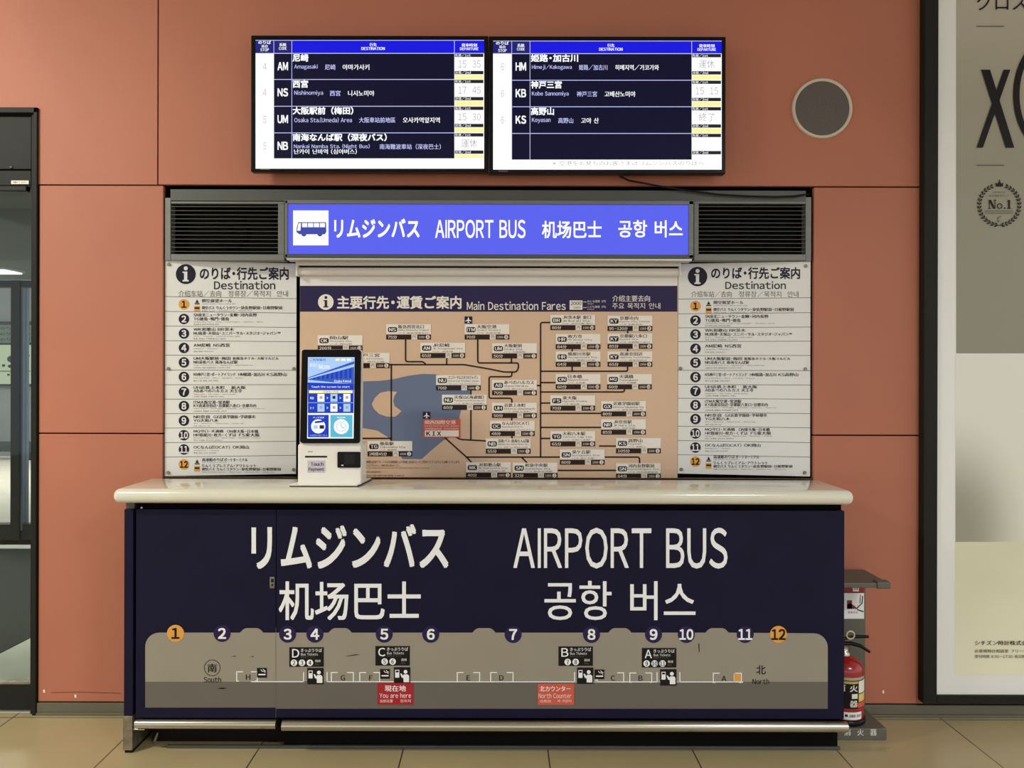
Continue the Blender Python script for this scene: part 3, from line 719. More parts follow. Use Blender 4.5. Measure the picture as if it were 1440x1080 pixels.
# ------------------------------------------------------------------ destination boards, angled into the recess
ROWS = [
 [(27, 69, -7.6, -2.6, '関空展望ホール', 1), (27, 77, -1.6, 0.4, 'Kansai Airport Observation Hall', 0), (27, 78, 2.4, 7.2, '関空バス りんくうタウン', 1), (79, 140, 2.4, 7.2, '・泉佐野駅前・日根野駅前', 1), (27, 97, 8, 10, 'Rinku Town / Izumisano Sta. / Hineno Sta.', 0)],
 [(15, 62, -8.2, -3.4, 'SN泉北ニュータウン', 1), (63, 104, -8.2, -3.4, '・金剛・河内長野', 1), (15, 65, -2.6, 2.2, 'TG徳島・鳴門・徳島', 1), (15, 117, 3.2, 5.2, 'Senboku New Town / Kongo / Kawachinagano / Tokushima / Naruto', 0), (15, 82, 6.6, 8.4, '泉北新城 金刚 河内长野 德岛', 0)],
 [(15, 46, -8.2, -3.6, 'WK和歌山', 1), (49, 73, -8.2, -3.6, 'BR茨木', 1), (15, 137, -2.8, 2, 'NU南港・天保山・ユニバーサル・スタジオ・ジャパン™', 1), (15, 105, 3, 5, 'Nanko / Tempozan / Universal Studios Japan', 0), (15, 87, 6.4, 8.4, '南港 天保山 环球影城 난코 덴포잔', 0)],
 [(15, 39, -6.4, -1.4, 'AM尼崎', 1), (43, 66, -6.4, -1.4, 'NS西宮', 1), (15, 62, 0, 2, 'Amagasaki / Nishinomiya', 0), (15, 47, 4, 6, '尼崎 西宫 아마가사키', 0)],
 [(15, 67, -8, -3.4, 'UM大阪駅前・梅田', 1), (70, 135, -7.6, -3.6, '新阪急ホテル・大阪マルビル', 1), (15, 77, -2.8, 2, 'NB深夜バス 南海なんば駅', 1), (15, 134, 3, 5, 'Osaka Sta.(Umeda) Area / Midnight Bus / Nankai Namba Sta.', 0), (15, 106, 6.6, 8.4, '大阪车站 梅田 南海难波站 오사카역 난바역', 0)],
 [(15, 74, -6, -1, 'KB神戸三宮・ポートアイランド', 1), (78, 115, -6, -1, 'HM姫路・加古川', 1), (118, 146, -6, -1, 'KS高野山', 1), (15, 108, 0.6, 2.6, 'Kobe Sannomiya / Himeji / Kakogawa / Koyasan', 0), (15, 78, 4.4, 6.4, '神户三宫 姬路 고베 히메지', 0)],
 [(15, 63, -8.4, -3.8, 'UH近鉄上本町', 1), (68, 94, -8.4, -3.8, '新大阪', 1), (15, 83, -3.8, 1, 'ABあべのハルカス 天王寺', 1), (15, 75, 2.4, 4.2, 'Uehommachi / Shin-Osaka / Abeno Harukas', 0), (15, 92, 5.6, 7.6, '上本町 阿倍野 우에혼마치 아베노', 0)],
 [(15, 66, -7.8, -3, 'ITM大阪空港・蛍池駅', 1), (15, 103, -3, 1.8, 'KY高速京田辺・京都駅八条口・京都市内', 1), (15, 131, 2.6, 4.6, 'Osaka Airport / Hotarugaike / Kyotanabe / Kyoto Sta. / Kyoto City', 0), (15, 83, 6.2, 8.2, '大阪机场 京都站 오사카공항 교토역', 0)],
 [(15, 40, -7.8, -3, 'NR奈良', 1), (43, 102, -7.8, -3, 'GX近鉄学園前・学研都市', 1), (15, 50, -2.6, 2, 'YG大和八木', 1), (15, 104, 3, 5, 'Nara / Gakuenmae / Gakken Toshi / Yamato Yagi', 0), (15, 73, 6.6, 8.4, '奈良 大和八木 나라', 0)],
 [(15, 57, -7.8, -3.2, 'MQ守口・天満橋', 1), (62, 106, -7.8, -3.2, 'ON東大阪・日本橋', 1), (15, 75, -2.8, 2, 'HR寝屋川・枚方・くずは', 1), (79, 108, -2.8, 2, 'FS東大阪', 1), (15, 145, 2.8, 4.8, 'Moriguchi / Temmabashi / Higashi Osaka / Nipponbashi / Hirakata', 0), (15, 98, 6.2, 8.2, '守口 天满桥 모리구치 덴마바시', 0)],
 [(15, 66, -5.6, -0.8, 'OCなんば(OCAT)', 1), (70, 93, -5.6, -0.8, 'OK岡山', 1), (15, 60, 0.4, 2.4, 'Namba(OCAT) / Okayama', 0), (15, 47, 4, 6, '难波 冈山 난바 오카야마', 0)],
 [(27, 57, -9, -4.2, '高速船のりば', 1), (58, 91, -9, -4.2, 'ポートターミナル', 1), (27, 89, -3.4, -1.6, 'High Speed Ferry Terminal', 0), (27, 103, -0.4, 4, 'りんくうプレミアム・アウトレット', 1), (27, 79, 4.6, 8.8, '関空バス りんくうタウン', 1), (80, 138, 4.6, 8.8, '・泉佐野駅前・日根野駅前', 1), (27, 142, 9.8, 11.6, 'Rinku Premium Outlets / Rinku Town / Izumisano Sta. / Hineno Sta.', 0)]]
def dest_board(label, corners, badge_x, badge_y, lines, info, title, sub, third, screws, outer):
    (xa, ya), (xb, yb), (xc, yc), (xd, yd) = corners        # tl, tr, br, bl as measured
    Yo, Yi = 3.512, 3.602
    Ya, Yb = (Yo, Yi) if outer == 0 else (Yi, Yo)
    A, Bp = at(xa, (ya + yd) / 2, Ya), at(xb, (yb + yc) / 2, Yb)
    d = (Bp - A); d.z = 0; n = Vector((d.y, -d.x, 0)).normalized()
    if n.y > 0: n = -n
    pl = Plane((A.x, A.y, 0), n)
    Xo = xa if outer == 0 else xb; yo0, yo1 = (ya, yd) if outer == 0 else (yb, yc)
    z1, z0 = at(Xo, yo0, Yo).z, at(Xo, yo1, Yo).z
    t = thing('destination_board', label, 'sign board', ((A.x + Bp.x) / 2, (A.y + Bp.y) / 2, z0), 'destination boards in the recess')
    b = B()
    f4 = [Vector((A.x, A.y, z0)), Vector((Bp.x, Bp.y, z0)), Vector((Bp.x, Bp.y, z1)), Vector((A.x, A.y, z1))]
    k4 = [p - n * 0.012 for p in f4]
    b.add(f4 + k4, [(0, 1, 2, 3), (5, 4, 7, 6), (0, 4, 5, 1), (1, 5, 6, 2), (2, 6, 7, 3), (3, 7, 4, 0)], M_BOARD)
    for y in lines:                                          # slat joints, level on the board
        z = at(xa, y, Ya).z; e = n * 0.0005
        b.add([Vector((A.x, A.y, z - 0.0012)) + e, Vector((Bp.x, Bp.y, z - 0.0012)) + e, Vector((Bp.x, Bp.y, z + 0.0012)) + e, Vector((A.x, A.y, z + 0.0012)) + e], [(0, 1, 2, 3)], M_GREYT)
    b.build('panel', t)
    b = B()
    ix, iy, ir = info
    b.disc(pl, ix, iy, ir, M_INKB, 2, 36); b.disc(pl, ix, iy - ir * 0.58, 2.9, M_BOARD, 3, 16)
    b.poly(pl, [(ix - 4.4, iy - 3.6), (ix + 2.2, iy - 3.6), (ix + 2.2, iy + 8.2), (ix + 4.2, iy + 8.2), (ix + 4.2, iy + 10.4), (ix - 4.4, iy + 10.4), (ix - 4.4, iy + 8.2), (ix - 2.4, iy + 8.2), (ix - 2.4, iy - 1.6), (ix - 4.4, iy - 1.6)][::-1], M_BOARD, 3)
    b.text(pl, 'のりば・行先ご案内', *title, M_INKB, 2, 0.022); b.text(pl, 'Destination', *sub, M_INKB, 2, 0.012)
    b.text(pl, '介绍车站/去向', third[0], third[2], third[1], third[3], M_GREYT, 2, 0.0); b.text(pl, '정류장/목적지  안내', third[4], third[2], third[5], third[3], M_GREYT, 2, 0.0)
    b.build('heading', t)
    for i, by in enumerate(badge_y):
        bx = badge_x
        q = B(); gold = i in (0, 11)
        q.disc(pl, bx, by, 7.4, M_ORANGE if gold else M_INKB, 2)
        q.textc(pl, str(i + 1), bx, by, 9.6, M_INK if gold else M_BOARD, 3, 0.035, 0.95 if i < 9 else 0.78)
        q.build('number_badge', t)
        r = B()
        for x0, x1, y0, y1, s, bold in ROWS[i]:
            gb = glyphs(s, 0.0)[2]; x1 = min(x1, x0 + 1.4 * (gb[2] - gb[0]) / (gb[3] - gb[1]) * (y1 - y0))
            r.text(pl, s, bx + x0 - 1.5, by + y0, bx + x1 - 1.5, by + y1, M_INK if bold else M_GREYT, 2, 0.022 if bold else 0.0)
        if gold:
            r.rect(pl, bx + 14.5, by + 2, bx + 22.5, by + 10, M_ORANGE, 2); r.rect(pl, bx + 15, by + 4, bx + 22, by + 6.5, M_BROWN, 3)
            r.poly(pl, [(bx + 16, by - 2), (bx + 21, by - 2), (bx + 18.5, by - 7)], M_INKB, 2); r.rect(pl, bx + 15, by - 1.5, bx + 22, by, M_INKB, 2)
        r.build('row_text', t)
    for sx, sy in screws:
        q = B(); c = pl(sx, sy, 0)
        q.tube([c - n * 0.002, c + n * 0.006], [0.009, 0.007], M_STEELD, 16); q.build('screw', t)
dest_board('white destination board beside the glass door, partly behind the kiosk', ((232, 366.2), (416.5, 370.2), (418.5, 666), (231, 669.6)), 258.7,
    [428, 448.6, 469, 489.3, 509.6, 530, 551, 571, 591.5, 612, 632, 653], [417, 437.8, 458.5, 479, 499.4, 520.3, 541, 561.3, 581.7, 602, 622.5, 642.8],
    (261.3, 385.5, 14), (281, 375.6, 406, 393.6), (301, 395, 387, 407), (251, 311, 408.6, 417.4, 321, 405),
    [(237.6, 371.8), (237, 518.5), (236.5, 664.5), (413.4, 518.5), (413, 660.5)], 0)
dest_board('white destination board beside the fire extinguisher', ((953.5, 369.8), (1139.5, 367.6), (1139, 670), (952, 665.4)), 978,
    [430.4, 450.7, 470.4, 490.4, 510, 530.3, 550, 569.7, 589.3, 609.5, 629.3, 649], [420.7, 441.3, 461, 480.4, 500, 520.8, 540.5, 560, 579.7, 599.2, 619.5, 639.3],
    (980.9, 389, 13.7), (1000, 375.6, 1125, 392.4), (1020, 395.6, 1105, 406.6), (972, 1029, 409.4, 418, 1039, 1123),
    [(1133, 374), (1132.5, 519), (1131.7, 664.7), (957, 518), (958, 660)], 1)
b = B()
b.box(x_al + 0.004, x_ar - 0.004, 3.505, 3.515, 1.042, 1.084, M_BRONZE, 0.001); struct('trim_2', b)

# ------------------------------------------------------------------ ticket counter
CY = 3.15
XL, XR = -1.574, 1.426
tc = thing('ticket_counter', 'long navy bus ticket counter with a cream top against the wall', 'counter', (0, 3.28, 0))
b = B(); b.box(XL, XR, 3.095, 3.425, 1.031, 1.090, M_TOP, 0.027, 6); b.build('countertop', tc)
b = B(); xpl, xpr, xsm = X(191, CY, 860), X(1187.3, CY, 860), X(388, CY, 900)
zp1, zp0 = Z(717.5, CY), Z(1010, CY)
b.box(xpl + 0.01, xpr - 0.004, CY + 0.022, 3.42, 0.10, 1.031, M_DARK); b.build('carcass', tc)
b = B(); b.box(xsm + 0.001, xpr, CY, CY + 0.02, zp0, zp1, M_NAVY, 0.0015)
b.box(xpr - 0.02, xpr, CY + 0.02, 3.42, zp0, zp1, M_NAVY); b.build('front_panel', tc)
b = B(); b.box(xpl, xsm - 0.001, CY, CY + 0.02, zp0 - 0.002, zp1, M_NAVY, 0.0015); b.build('door_panel', tc)
b = B(); xe0, xe1 = X(174.3, CY, 860), X(187, CY, 860)
b.box(xe0, xe1, CY, 3.42, Z(1008, CY), zp1, M_NAVY, 0.002); b.build('end_panel', tc)
b = B(); b.box(xe0, xe1 - 0.002, CY + 0.015, 3.40, zp1, 1.033, M_ALUD); b.build('top_spacer', tc)
b = B(); b.box(xpr - 0.035, xpr - 0.008, CY + 0.03, 3.40, zp1, 1.033, M_ALUD); b.build('top_spacer', tc)
b = B(); b.box(xe0 - 0.002, xe1, CY - 0.003, 3.40, 0.012, Z(1008, CY), M_STEELD, 0.002)
b.build('foot', tc)
b = B(); b.box(xe0 + 0.004, xe1 - 0.002, CY + 0.002, 3.39, 0, 0.012, M_BLACK); b.build('foot_pad', tc)
b = B(); zc = Z(1018.5, CY); b.tube([(X(192, CY, 1018), CY - 0.004, zc), (X(389, CY, 1018), CY - 0.004, zc)], 0.0185, M_STEEL, 28)
b.build('foot_rail', tc)
b = B(); zc = Z(1020.5, CY - 0.02); b.tube([(X(397.5, CY - 0.02, 1018), CY - 0.022, zc), (X(1190.5, CY - 0.02, 1018), CY - 0.022, zc)], 0.0205, M_STEEL, 28)
b.build('foot_rail', tc)
b = B(); KY = 3.2
b.box(X(399, KY, 1040), X(1178, KY, 1040), KY, KY + 0.15, 0.0, 0.12, mat('matt black kick board', (10, 10, 9), 0.7, spec=0.1), 0.002); b.build('kick_plate', tc)
b = B(); b.box(X(206, KY, 1040), X(398.5, KY, 1040), KY + 0.05, KY + 0.15, 0.0, 0.12, mat('dark brown kick board', (30, 22, 18), 0.7, spec=0.15)); b.build('kick_plate', tc)
b = B(); b.box(X(236, KY, 1040), X(1180, KY, 1040), KY - 0.012, KY - 0.001, 0.0, 0.013, M_ALUD, 0.002); b.build('floor_strip', tc)
b = B(); b.tube([(X(188, CY), CY + 0.005, Z(1027.6, CY)), (X(204, CY), CY + 0.005, Z(1027.6, CY))], 0.0035, M_STEEL, 8); b.build('hinge_pin', tc)
b = B(); b.tube([at(222, 1030, 3.22), at(217.5, 1042, 3.22)], [0.004, 0.007], M_STEELD, 10); b.build('hanging_bolt', tc)
cpn = front(CY)
for s_, x0, y0, x1, y1, w_ in (('リムジンバス', 353.6, 737, 630.6, 800, 0.022), ('AIRPORT BUS', 722, 742, 1023, 799.6, 0.007), ('机场巴士', 392, 817.5, 591.7, 872, 0.012), ('공항 버스', 765.5, 816.8, 978, 872, 0.006)):
    b = B(); b.text(cpn, s_, x0, y0, x1, y1, M_WHITE, 1, w_); b.build('lettering', tc)
b = B(); b.box(X(379.6, CY, 818), X(386.4, CY, 818), CY - 0.004, CY, Z(827, CY, 383), Z(811, CY, 383), M_STEELD, 0.001)
b.rect(front(CY - 0.004), 381, 814, 385, 819, M_INK, 1); b.disc(front(CY - 0.004), 383, 822.5, 1.6, M_INK, 1, 12)
b.build('lock_plate', tc)
b = B(); b.disc(cpn, 204.5, 712, 0, M_WHITE) if False else None
p = at(200, 714, CY + 0.02); b.tube([(p.x, CY + 0.021, p.z), (p.x, CY + 0.014, p.z)], 0.005, M_STEEL, 10); b.build('screw', tc)

am = B()
top = [(204.3, 909)]
for k in range(1, 9):
    a = math.radians(180 + k * 90 / 8); top.append((204.3 + 20 + 20 * math.cos(a), 909.5 + 20 * math.sin(a)))
for tx in (354, 478.5, 680.6, 871.7, 1008.3):
    top += [(tx - 16.5, 889.6), (tx - 12, 885), (tx - 8, 883.2), (tx + 8, 883.2), (tx + 12, 885), (tx + 16.5, 889.6)]
for k in range(0, 9):
    a = math.radians(270 + k * 90 / 8); top.append((1144 + 20 * math.cos(a), 910.5 + 20 * math.sin(a)))
# upper grey with its tabs, filled in vertical strips so the outline may turn inward
xs = sorted(set([p[0] for p in top])); V = []; 
for x, y in top: V += [cpn(x, y, 1), cpn(x, 958.6, 1)]
am.add(V, [(2 * i, 2 * i + 1, 2 * i + 3, 2 * i + 2) for i in range(len(top) - 1)], M_GREY1)
am.rect(cpn, 204.3, 958.6, 388, 995, M_GREY2, 1); am.rect(cpn, 388, 958.6, 1164, 996.6, M_GREY2, 1)
am.line(cpn, [(388, 883), (388, 1009)], 0.5, M_GREYT, 2)
am.line(cpn, [(353, 958.4), (1045, 958.8)], 1.3, M_WHITE, 3)
amo = am.build('terminal_map', tc); WLOC[amo.name] = WLOC[tc.name]
# scuffs on the print
b = B()
for pts in ([(305, 968), (312, 966.8), (320, 967.6), (313, 969)], [(484, 923), (500, 920), (507, 920.5), (490, 922.6)], [(982, 906), (983.4, 904), (983.8, 916), (982.6, 917)], [(325, 923), (331, 922), (332, 923.4)], [(350, 923), (357, 922.4), (357, 923.6)]):
    b.poly(cpn, pts[::-1], M_INK, 2)
b.build('scuff_marks', amo)
for i, (bx, by) in enumerate(((247, 890.5), (312.5, 890.5), (404.6, 891.6), (443, 891.6), (540.4, 891.6), (605.8, 891.8), (721.6, 892), (831.7, 892), (919, 892), (965, 892), (1047.8, 892), (1094.5, 892))):
    b = B(); gold = i in (0, 11)
    b.disc(cpn, bx, by, 12, M_ORANGE if gold else M_PURP, 3, 36)
    b.textc(cpn, str(i + 1), bx, by, 15.4, M_INK if gold else M_WHITE, 4, 0.03, 1.0 if i < 9 else 0.85)
    b.build('number_badge', amo)
for nm, x0, y0, stops in (('D', 407, 910, '234'), ('C', 528, 908.3, '56'), ('B', 785.3, 908.8, '78'), ('A', 902.6, 911, ('9', '10', '11'))):
    b = B(); x1, y1 = x0 + 48.4, y0 + 27.4
    b.rect(cpn, x0, y0, x1, y1, M_INK, 3); b.text(cpn, nm, x0 + 4, y0 + 2.4, x0 + 14, y0 + 14.4, M_WHITE, 4, 0.01)
    b.text(cpn, 'きっぷうりば', x0 + 16.4, y0 + 1.8, x0 + 46, y0 + 6.6, M_WHITE, 4, 0.01); b.text(cpn, 'Bus Tickets', x0 + 16.4, y0 + 8, x0 + 40, y0 + 11.6, M_WHITE, 4, 0.0)
    b.text(cpn, '售票处 표 사는 곳', x0 + 16.4, y0 + 12.6, x0 + 36, y0 + 14.8, M_GREYT, 4, 0.0)
    sx = x0 + (6.6 if len(stops) == 3 else 13)
    for k, s in enumerate(stops):
        b.disc(cpn, sx + k * 11.2, y0 + 21.8, 4.6, M_WHITE, 4, 22); b.textc(cpn, s, sx + k * 11.2, y0 + 21.8, 6, M_INK, 5, 0.03, 0.85)
    b.text(cpn, '路線', x0 + 36.4, y0 + 17.4, x0 + 44, y0 + 21, M_PALE, 4, 0.0); b.text(cpn, 'Bus', x0 + 36.4, y0 + 22.4, x0 + 42, y0 + 25, M_GREYT, 4, 0.0)
    b.build('ticket_sign', amo)
for x0, y0 in ((432.2, 939), (554, 938), (811.4, 938.4), (928.2, 940.8)):
    b = B(); b.rect(cpn, x0, y0, x0 + 23, y0 + 23, M_INK, 4)
    b.rect(cpn, x0 + 1.8, y0 + 3.6, x0 + 7.6, y0 + 14.6, M_WHITE, 5); b.rect(cpn, x0 + 2.8, y0 + 4.6, x0 + 6.6, y0 + 7.2, M_INK, 6)
    b.disc(cpn, x0 + 16.4, y0 + 6.4, 2.7, M_WHITE, 5, 18)
    b.poly(cpn, [(x0 + 9, y0 + 9), (x0 + 10.6, y0 + 8.6), (x0 + 13, y0 + 12), (x0 + 14, y0 + 10), (x0 + 19.4, y0 + 10), (x0 + 21.4, y0 + 12), (x0 + 21.4, y0 + 21), (x0 + 13.6, y0 + 21), (x0 + 13.4, y0 + 15), (x0 + 11, y0 + 14.6)][::-1], M_WHITE, 5)
    b.build('ticket_machine_icon', amo)
for x0, y0 in ((361.6, 939), (534.6, 940.6), (836, 941.2)):
    b = B(); b.rect(cpn, x0, y0, x0 + 13.8, y0 + 13.6, M_INK, 4)
    b.rect(cpn, x0 + 2, y0 + 8.4, x0 + 12, y0 + 10.2, M_WHITE, 5)
    b.line(cpn, [(x0 + 11.6, y0 + 6.8), (x0 + 10.6, y0 + 4.8), (x0 + 7, y0 + 4.6), (x0 + 5.4, y0 + 2)], 0.8, M_WHITE, 5); b.line(cpn, [(x0 + 12.4, y0 + 4.4), (x0 + 9.6, y0 + 3), (x0 + 8.4, y0 + 1.6)], 0.8, M_WHITE, 5)
    b.build('smoking_icon', amo)
b = B(); b.rect(cpn, 531, 960.2, 581.2, 990.4, M_RED, 5)
b.text(cpn, '現在地', 541, 963.4, 571, 972, M_WHITE, 6, 0.02); b.text(cpn, 'You are here', 534, 974, 578, 981, M_WHITE, 6, 0.0)
b.text(cpn, '当前位置', 534.5, 983.2, 552.5, 987.4, M_PALE, 6, 0.0); b.text(cpn, '현위치', 563, 983.2, 577.6, 987.4, M_PALE, 6, 0.0); b.build('you_are_here_sign', amo)
b = B(); b.rect(cpn, 756, 961, 807.2, 991, M_SALM, 5)
b.text(cpn, '北カウンター', 759, 964.4, 802.4, 972, M_WHITE, 6, 0.02); b.text(cpn, 'North Counter', 757.4, 974.4, 803.4, 981.4, M_PALE, 6, 0.0)
b.text(cpn, '北柜台', 759, 983.4, 775, 987.4, M_PALE, 6, 0.0); b.text(cpn, '북 카운터', 784, 983.4, 803, 987.4, M_PALE, 6, 0.0); b.build('north_counter_sign', amo)
b = B(); b.ring(cpn, 298.6, 939, 11.6, 11.6, 0.9, M_INK, 2); b.text(cpn, '南', 292, 933.2, 305, 945.4, M_INK, 2, 0.01); b.text(cpn, 'South', 286.6, 951.4, 311, 959.4, M_INK, 3, 0.012); b.build('south_mark', amo)
b = B(); b.text(cpn, '北', 1063.4, 935.4, 1076.8, 948.2, M_INK, 2, 0.012); b.text(cpn, 'North', 1058, 954, 1081.4, 962, M_INK, 3, 0.012); b.build('north_mark', amo)
def gate(letter, cx, cy, x0, x1, orange=False):
    b = B()
    t_, bt = cy - 7.4, cy + 5.6
    b.line(cpn, [(x0 + 9, t_), (x0, t_), (x0, bt), (x0 + 3, bt)], 1.35, M_WHITE, 2)
    b.line(cpn, [(x1 - 9, t_), (x1, t_), (x1, bt), (x1 - 3, bt)], 1.35, M_WHITE, 2)
    b.textc(cpn, letter, cx, cy, 7.4, M_INK, 3, 0.02)
    if letter == 'A': b.rect(cpn, 1032.4, 947.6, 1041.4, 959, M_ORANGE, 2); b.line(cpn, [(1032, 947), (1032, 959)], 0.8, M_PALE, 3)
    b.build('gate_mark', amo)
for a_ in (('H', 349, 952, 333, 362), ('G', 482.3, 953, 466, 497), ('F', 521.6, 953, 506, 534), ('E', 658.6, 953, 643, 674.5), ('D', 705, 953, 690, 721.5), ('C', 862, 953.4, 838, 877), ('B', 900.6, 953.6, 885.6, 916.4), ('A', 1018, 954, 1003, 1042.5)): gate(*a_)
for x0, x1 in ((427, 460), (808, 840), (924, 956)):
    b = B(); b.line(cpn, [(x0, 945), (x0, 958)], 1.35, M_WHITE, 2); b.line(cpn, [(x1, 945), (x1, 958)], 1.35, M_WHITE, 2); b.line(cpn, [(x0, 958.2), (x1, 958.2)], 1.35, M_WHITE, 3); b.build('gate_mark', amo)

# ------------------------------------------------------------------ payment kiosk on the counter
KZ = 1.090; KYF = 3.185
k = 1 / (F / KYF)
kx = (463 - PX) * k
ks = thing('payment_kiosk', 'white tabletop payment kiosk with a tall lit blue touchscreen', 'kiosk', (kx, KYF, KZ))
def kz(py): return KZ + (684 - py) * k
def kX(px): return (px - PX) * k
b = B(); yb_ = 3.385
q4 = [(kX(408.5), KYF - 0.012), (kX(503.5), KYF - 0.012), (X(522.5, yb_), yb_), (X(437, yb_), yb_)]
b.add([(x, y, z) for z in (KZ + 0.005, KZ + 0.009) for x, y in q4], [(3, 2, 1, 0), (4, 5, 6, 7), (0, 1, 5, 4), (1, 2, 6, 5), (2, 3, 7, 6), (3, 0, 4, 7)], M_KWHITE); b.build('base_plate', ks)
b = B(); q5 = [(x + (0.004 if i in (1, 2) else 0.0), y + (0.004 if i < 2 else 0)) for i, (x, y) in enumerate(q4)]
b.add([(x, y, z) for z in (KZ, KZ + 0.005) for x, y in q5], [(3, 2, 1, 0), (4, 5, 6, 7), (0, 1, 5, 4), (1, 2, 6, 5), (2, 3, 7, 6), (3, 0, 4, 7)], M_BLACK); b.build('base_side_shade', ks)  # added black layer, stands in for shade on the base plate's side
b = B(); b.box(kX(418.8), kX(508), KYF, KYF + 0.13, KZ + 0.006, kz(624.6), M_KWHITE, 0.008, 3); b.build('body', ks)
fk = front(KYF)
b = B(); b.rect(fk, 429, 641, 460, 643.4, M_INK, 2); b.rect(fk, 433, 634.6, 440, 635.4, M_GREYT, 2); b.build('paper_slot', ks)
b = B(); b.box(kX(475), kX(507.4), KYF - 0.008, KYF + 0.01, kz(657.4), kz(635), M_BLACK, 0.004)
b.rect(front(KYF - 0.008), 484, 638.6, 499, 652.6, mat('reader pad grey', (34, 32, 32), 0.4, spec=0.2), 1); b.rect(front(KYF - 0.008), 480, 653.6, 483, 655, M_PALE, 1)
b.build('card_reader', ks)
b = B(); b.rect(fk, 432.6, 647.6, 457.4, 664.6, mat('lavender sticker', (214, 202, 216), 0.4), 2)
b.text(fk, 'Touch', 437, 650, 455, 655, M_INKB, 3, 0.03); b.text(fk, 'Payment', 434, 657.4, 456, 663.6, M_INKB, 3, 0.03); b.build('sticker', ks)
th = math.atan2(0.085, 0.385)
p0 = at(464, 623, KYF - 0.012)
nrm = Vector((0, -math.cos(th), math.sin(th)))
hp = Plane(p0, nrm)
b = B(); bmx = bmesh.new()
outline = []
def hq(px, py): return hp(px, py, 0)
cor = [(421.8, 623), (505.8, 623), (507.4, 491.6), (424.6, 491.6)]
cs = [hq(*c) for c in cor]
for i in range(4):
    a, c, n2 = cs[i - 1], cs[i], cs[(i + 1) % 4]
    p_, q_ = c + (a - c).normalized() * 0.012, c + (n2 - c).normalized() * 0.012
    for j in range(5):
        t_ = j / 4; outline.append(p_ * (1 - t_) ** 2 + c * 2 * t_ * (1 - t_) + q_ * t_ ** 2)
def slab(b, pts, n, d0, d1, m):
    N = len(pts); f_ = [p + n * d0 for p in pts]; g_ = [p + n * d1 for p in pts]
    b.add(f_ + g_, [list(range(N)), list(range(2 * N - 1, N - 1, -1))] + [(i, N + i, N + (i + 1) % N, (i + 1) % N) for i in range(N)], m)
slab(b, outline, nrm, 0, -0.014, M_BLACK); b.build('screen_bezel', ks)
b = B(); cen = sum(outline, Vector()) / len(outline)
slab(b, [cen + (p - cen) * 1.02 for p in outline], nrm, -0.014, -0.05, M_KWHITE)
b.build('screen_back', ks)
b = B(); m_ = [hq(445, 600), hq(482, 600)]
zb_ = kz(624.6)
b.box(kX(440), kX(486), KYF + 0.035, KYF + 0.115, zb_ - 0.005, zb_ + 0.16, M_KWHITE, 0.01); b.build('neck', ks)
b = B()
b.poly(hp, [(432, 616.6), (497.2, 616.6), (498.6, 502.4), (433.2, 502.4)], E_WHITE, 1)
b.poly(hp, [(433, 546), (498, 546), (498.5, 502.6), (433.4, 502.6)], E_SKY, 2)
b.poly(hp, [(433, 534), (433, 531), (498.2, 508), (498, 540), (470, 538)], E_BLD, 3)
b.poly(hp, [(433, 532), (498.2, 512), (498.2, 516), (433, 533.4)], E_SKY, 4)
for i in range(9):
    x = 440 + i * 6.4; hgt = 1.6 + i * 1.3
    b.poly(hp, [(x, 533.5 - i * 0.2), (x + 3.2, 533.4 - i * 0.2), (x + 3.2, 531 - i * 1.5 - hgt * 0.2), (x, 531.6 - i * 1.5)], E_BLD2, 5)
b.poly(hp, [(433, 548.6), (498, 548.6), (498, 540), (433, 538)], E_BLD2, 4)
b.text(hp, 'ご利用案内', 436, 504, 458, 508, E_BLD2, 5); b.text(hp, '旅するなら', 436, 511, 446, 516, E_SIGNT, 5); b.text(hp, 'Welcome', 448, 512, 464, 519, E_SIGNT, 5, 0.02)
b.text(hp, 'Touch the screen to start', 438, 542.5, 492, 545.5, E_SIGNT, 5); b.text(hp, 'Osaka Kansai', 470, 534, 494, 538, E_SIGNT, 6)
b.rect(hp, 472, 504.6, 478, 507.6, E_YEL, 5); b.rect(hp, 480, 504.6, 486, 507.6, E_SIGNT, 5); b.rect(hp, 488, 504.6, 494, 507.6, E_SIGNT, 5)
b.poly(hp, [(433, 581), (497.2, 581), (497.6, 548.6), (433, 548.6)], E_BLD2, 2); b.rect(hp, 434.6, 549, 496, 553, E_YEL, 3)
b.text(hp, 'お支払い方法', 455, 549.6, 476, 552.4, E_BLD2, 4)
for r_ in (0, 1):
    b.text(hp, '現金' if r_ == 0 else 'カード', 436, 558 + r_ * 14, 441.6, 561.6 + r_ * 14, E_SIGNT, 3)
    for c_ in (0, 1, 2):
        x = 446.6 + c_ * 18.2; y = 554 + r_ * 14
        b.rect(hp, x, y, x + 9.8, y + 11, E_SKY if (r_ + c_) % 2 else E_SIGNT, 3)
        b.rect(hp, x + 3, y + 3, x + 7, y + 7, E_GREY if c_ != 1 or r_ else E_STRIP, 4)
        if c_ < 2: b.poly(hp, [(x + 13, y + 3.6), (x + 13, y + 7.6), (x + 15.4, y + 5.6)], E_SKY, 3)
    b.line(hp, [(433, 566.4), (497, 566.4)], 0.6, E_SKY, 3)
b.rect(hp, 433, 583.4, 462.4, 615, E_BLD2, 2); b.rect(hp, 464.6, 583.4, 495.8, 615, E_TEAL, 2)
b.disc(hp, 447.6, 599.6, 10, E_SIGNT, 3); b.disc(hp, 480, 600, 10.6, E_SIGNT, 3)
b.rect(hp, 449.6, 598, 456, 603, E_STRIP, 4); b.poly(hp, [(443, 592.6), (455, 591), (455, 594), (443, 595.4)], E_BLD2, 4); b.rect(hp, 441, 598, 447, 603, E_SKY, 4)
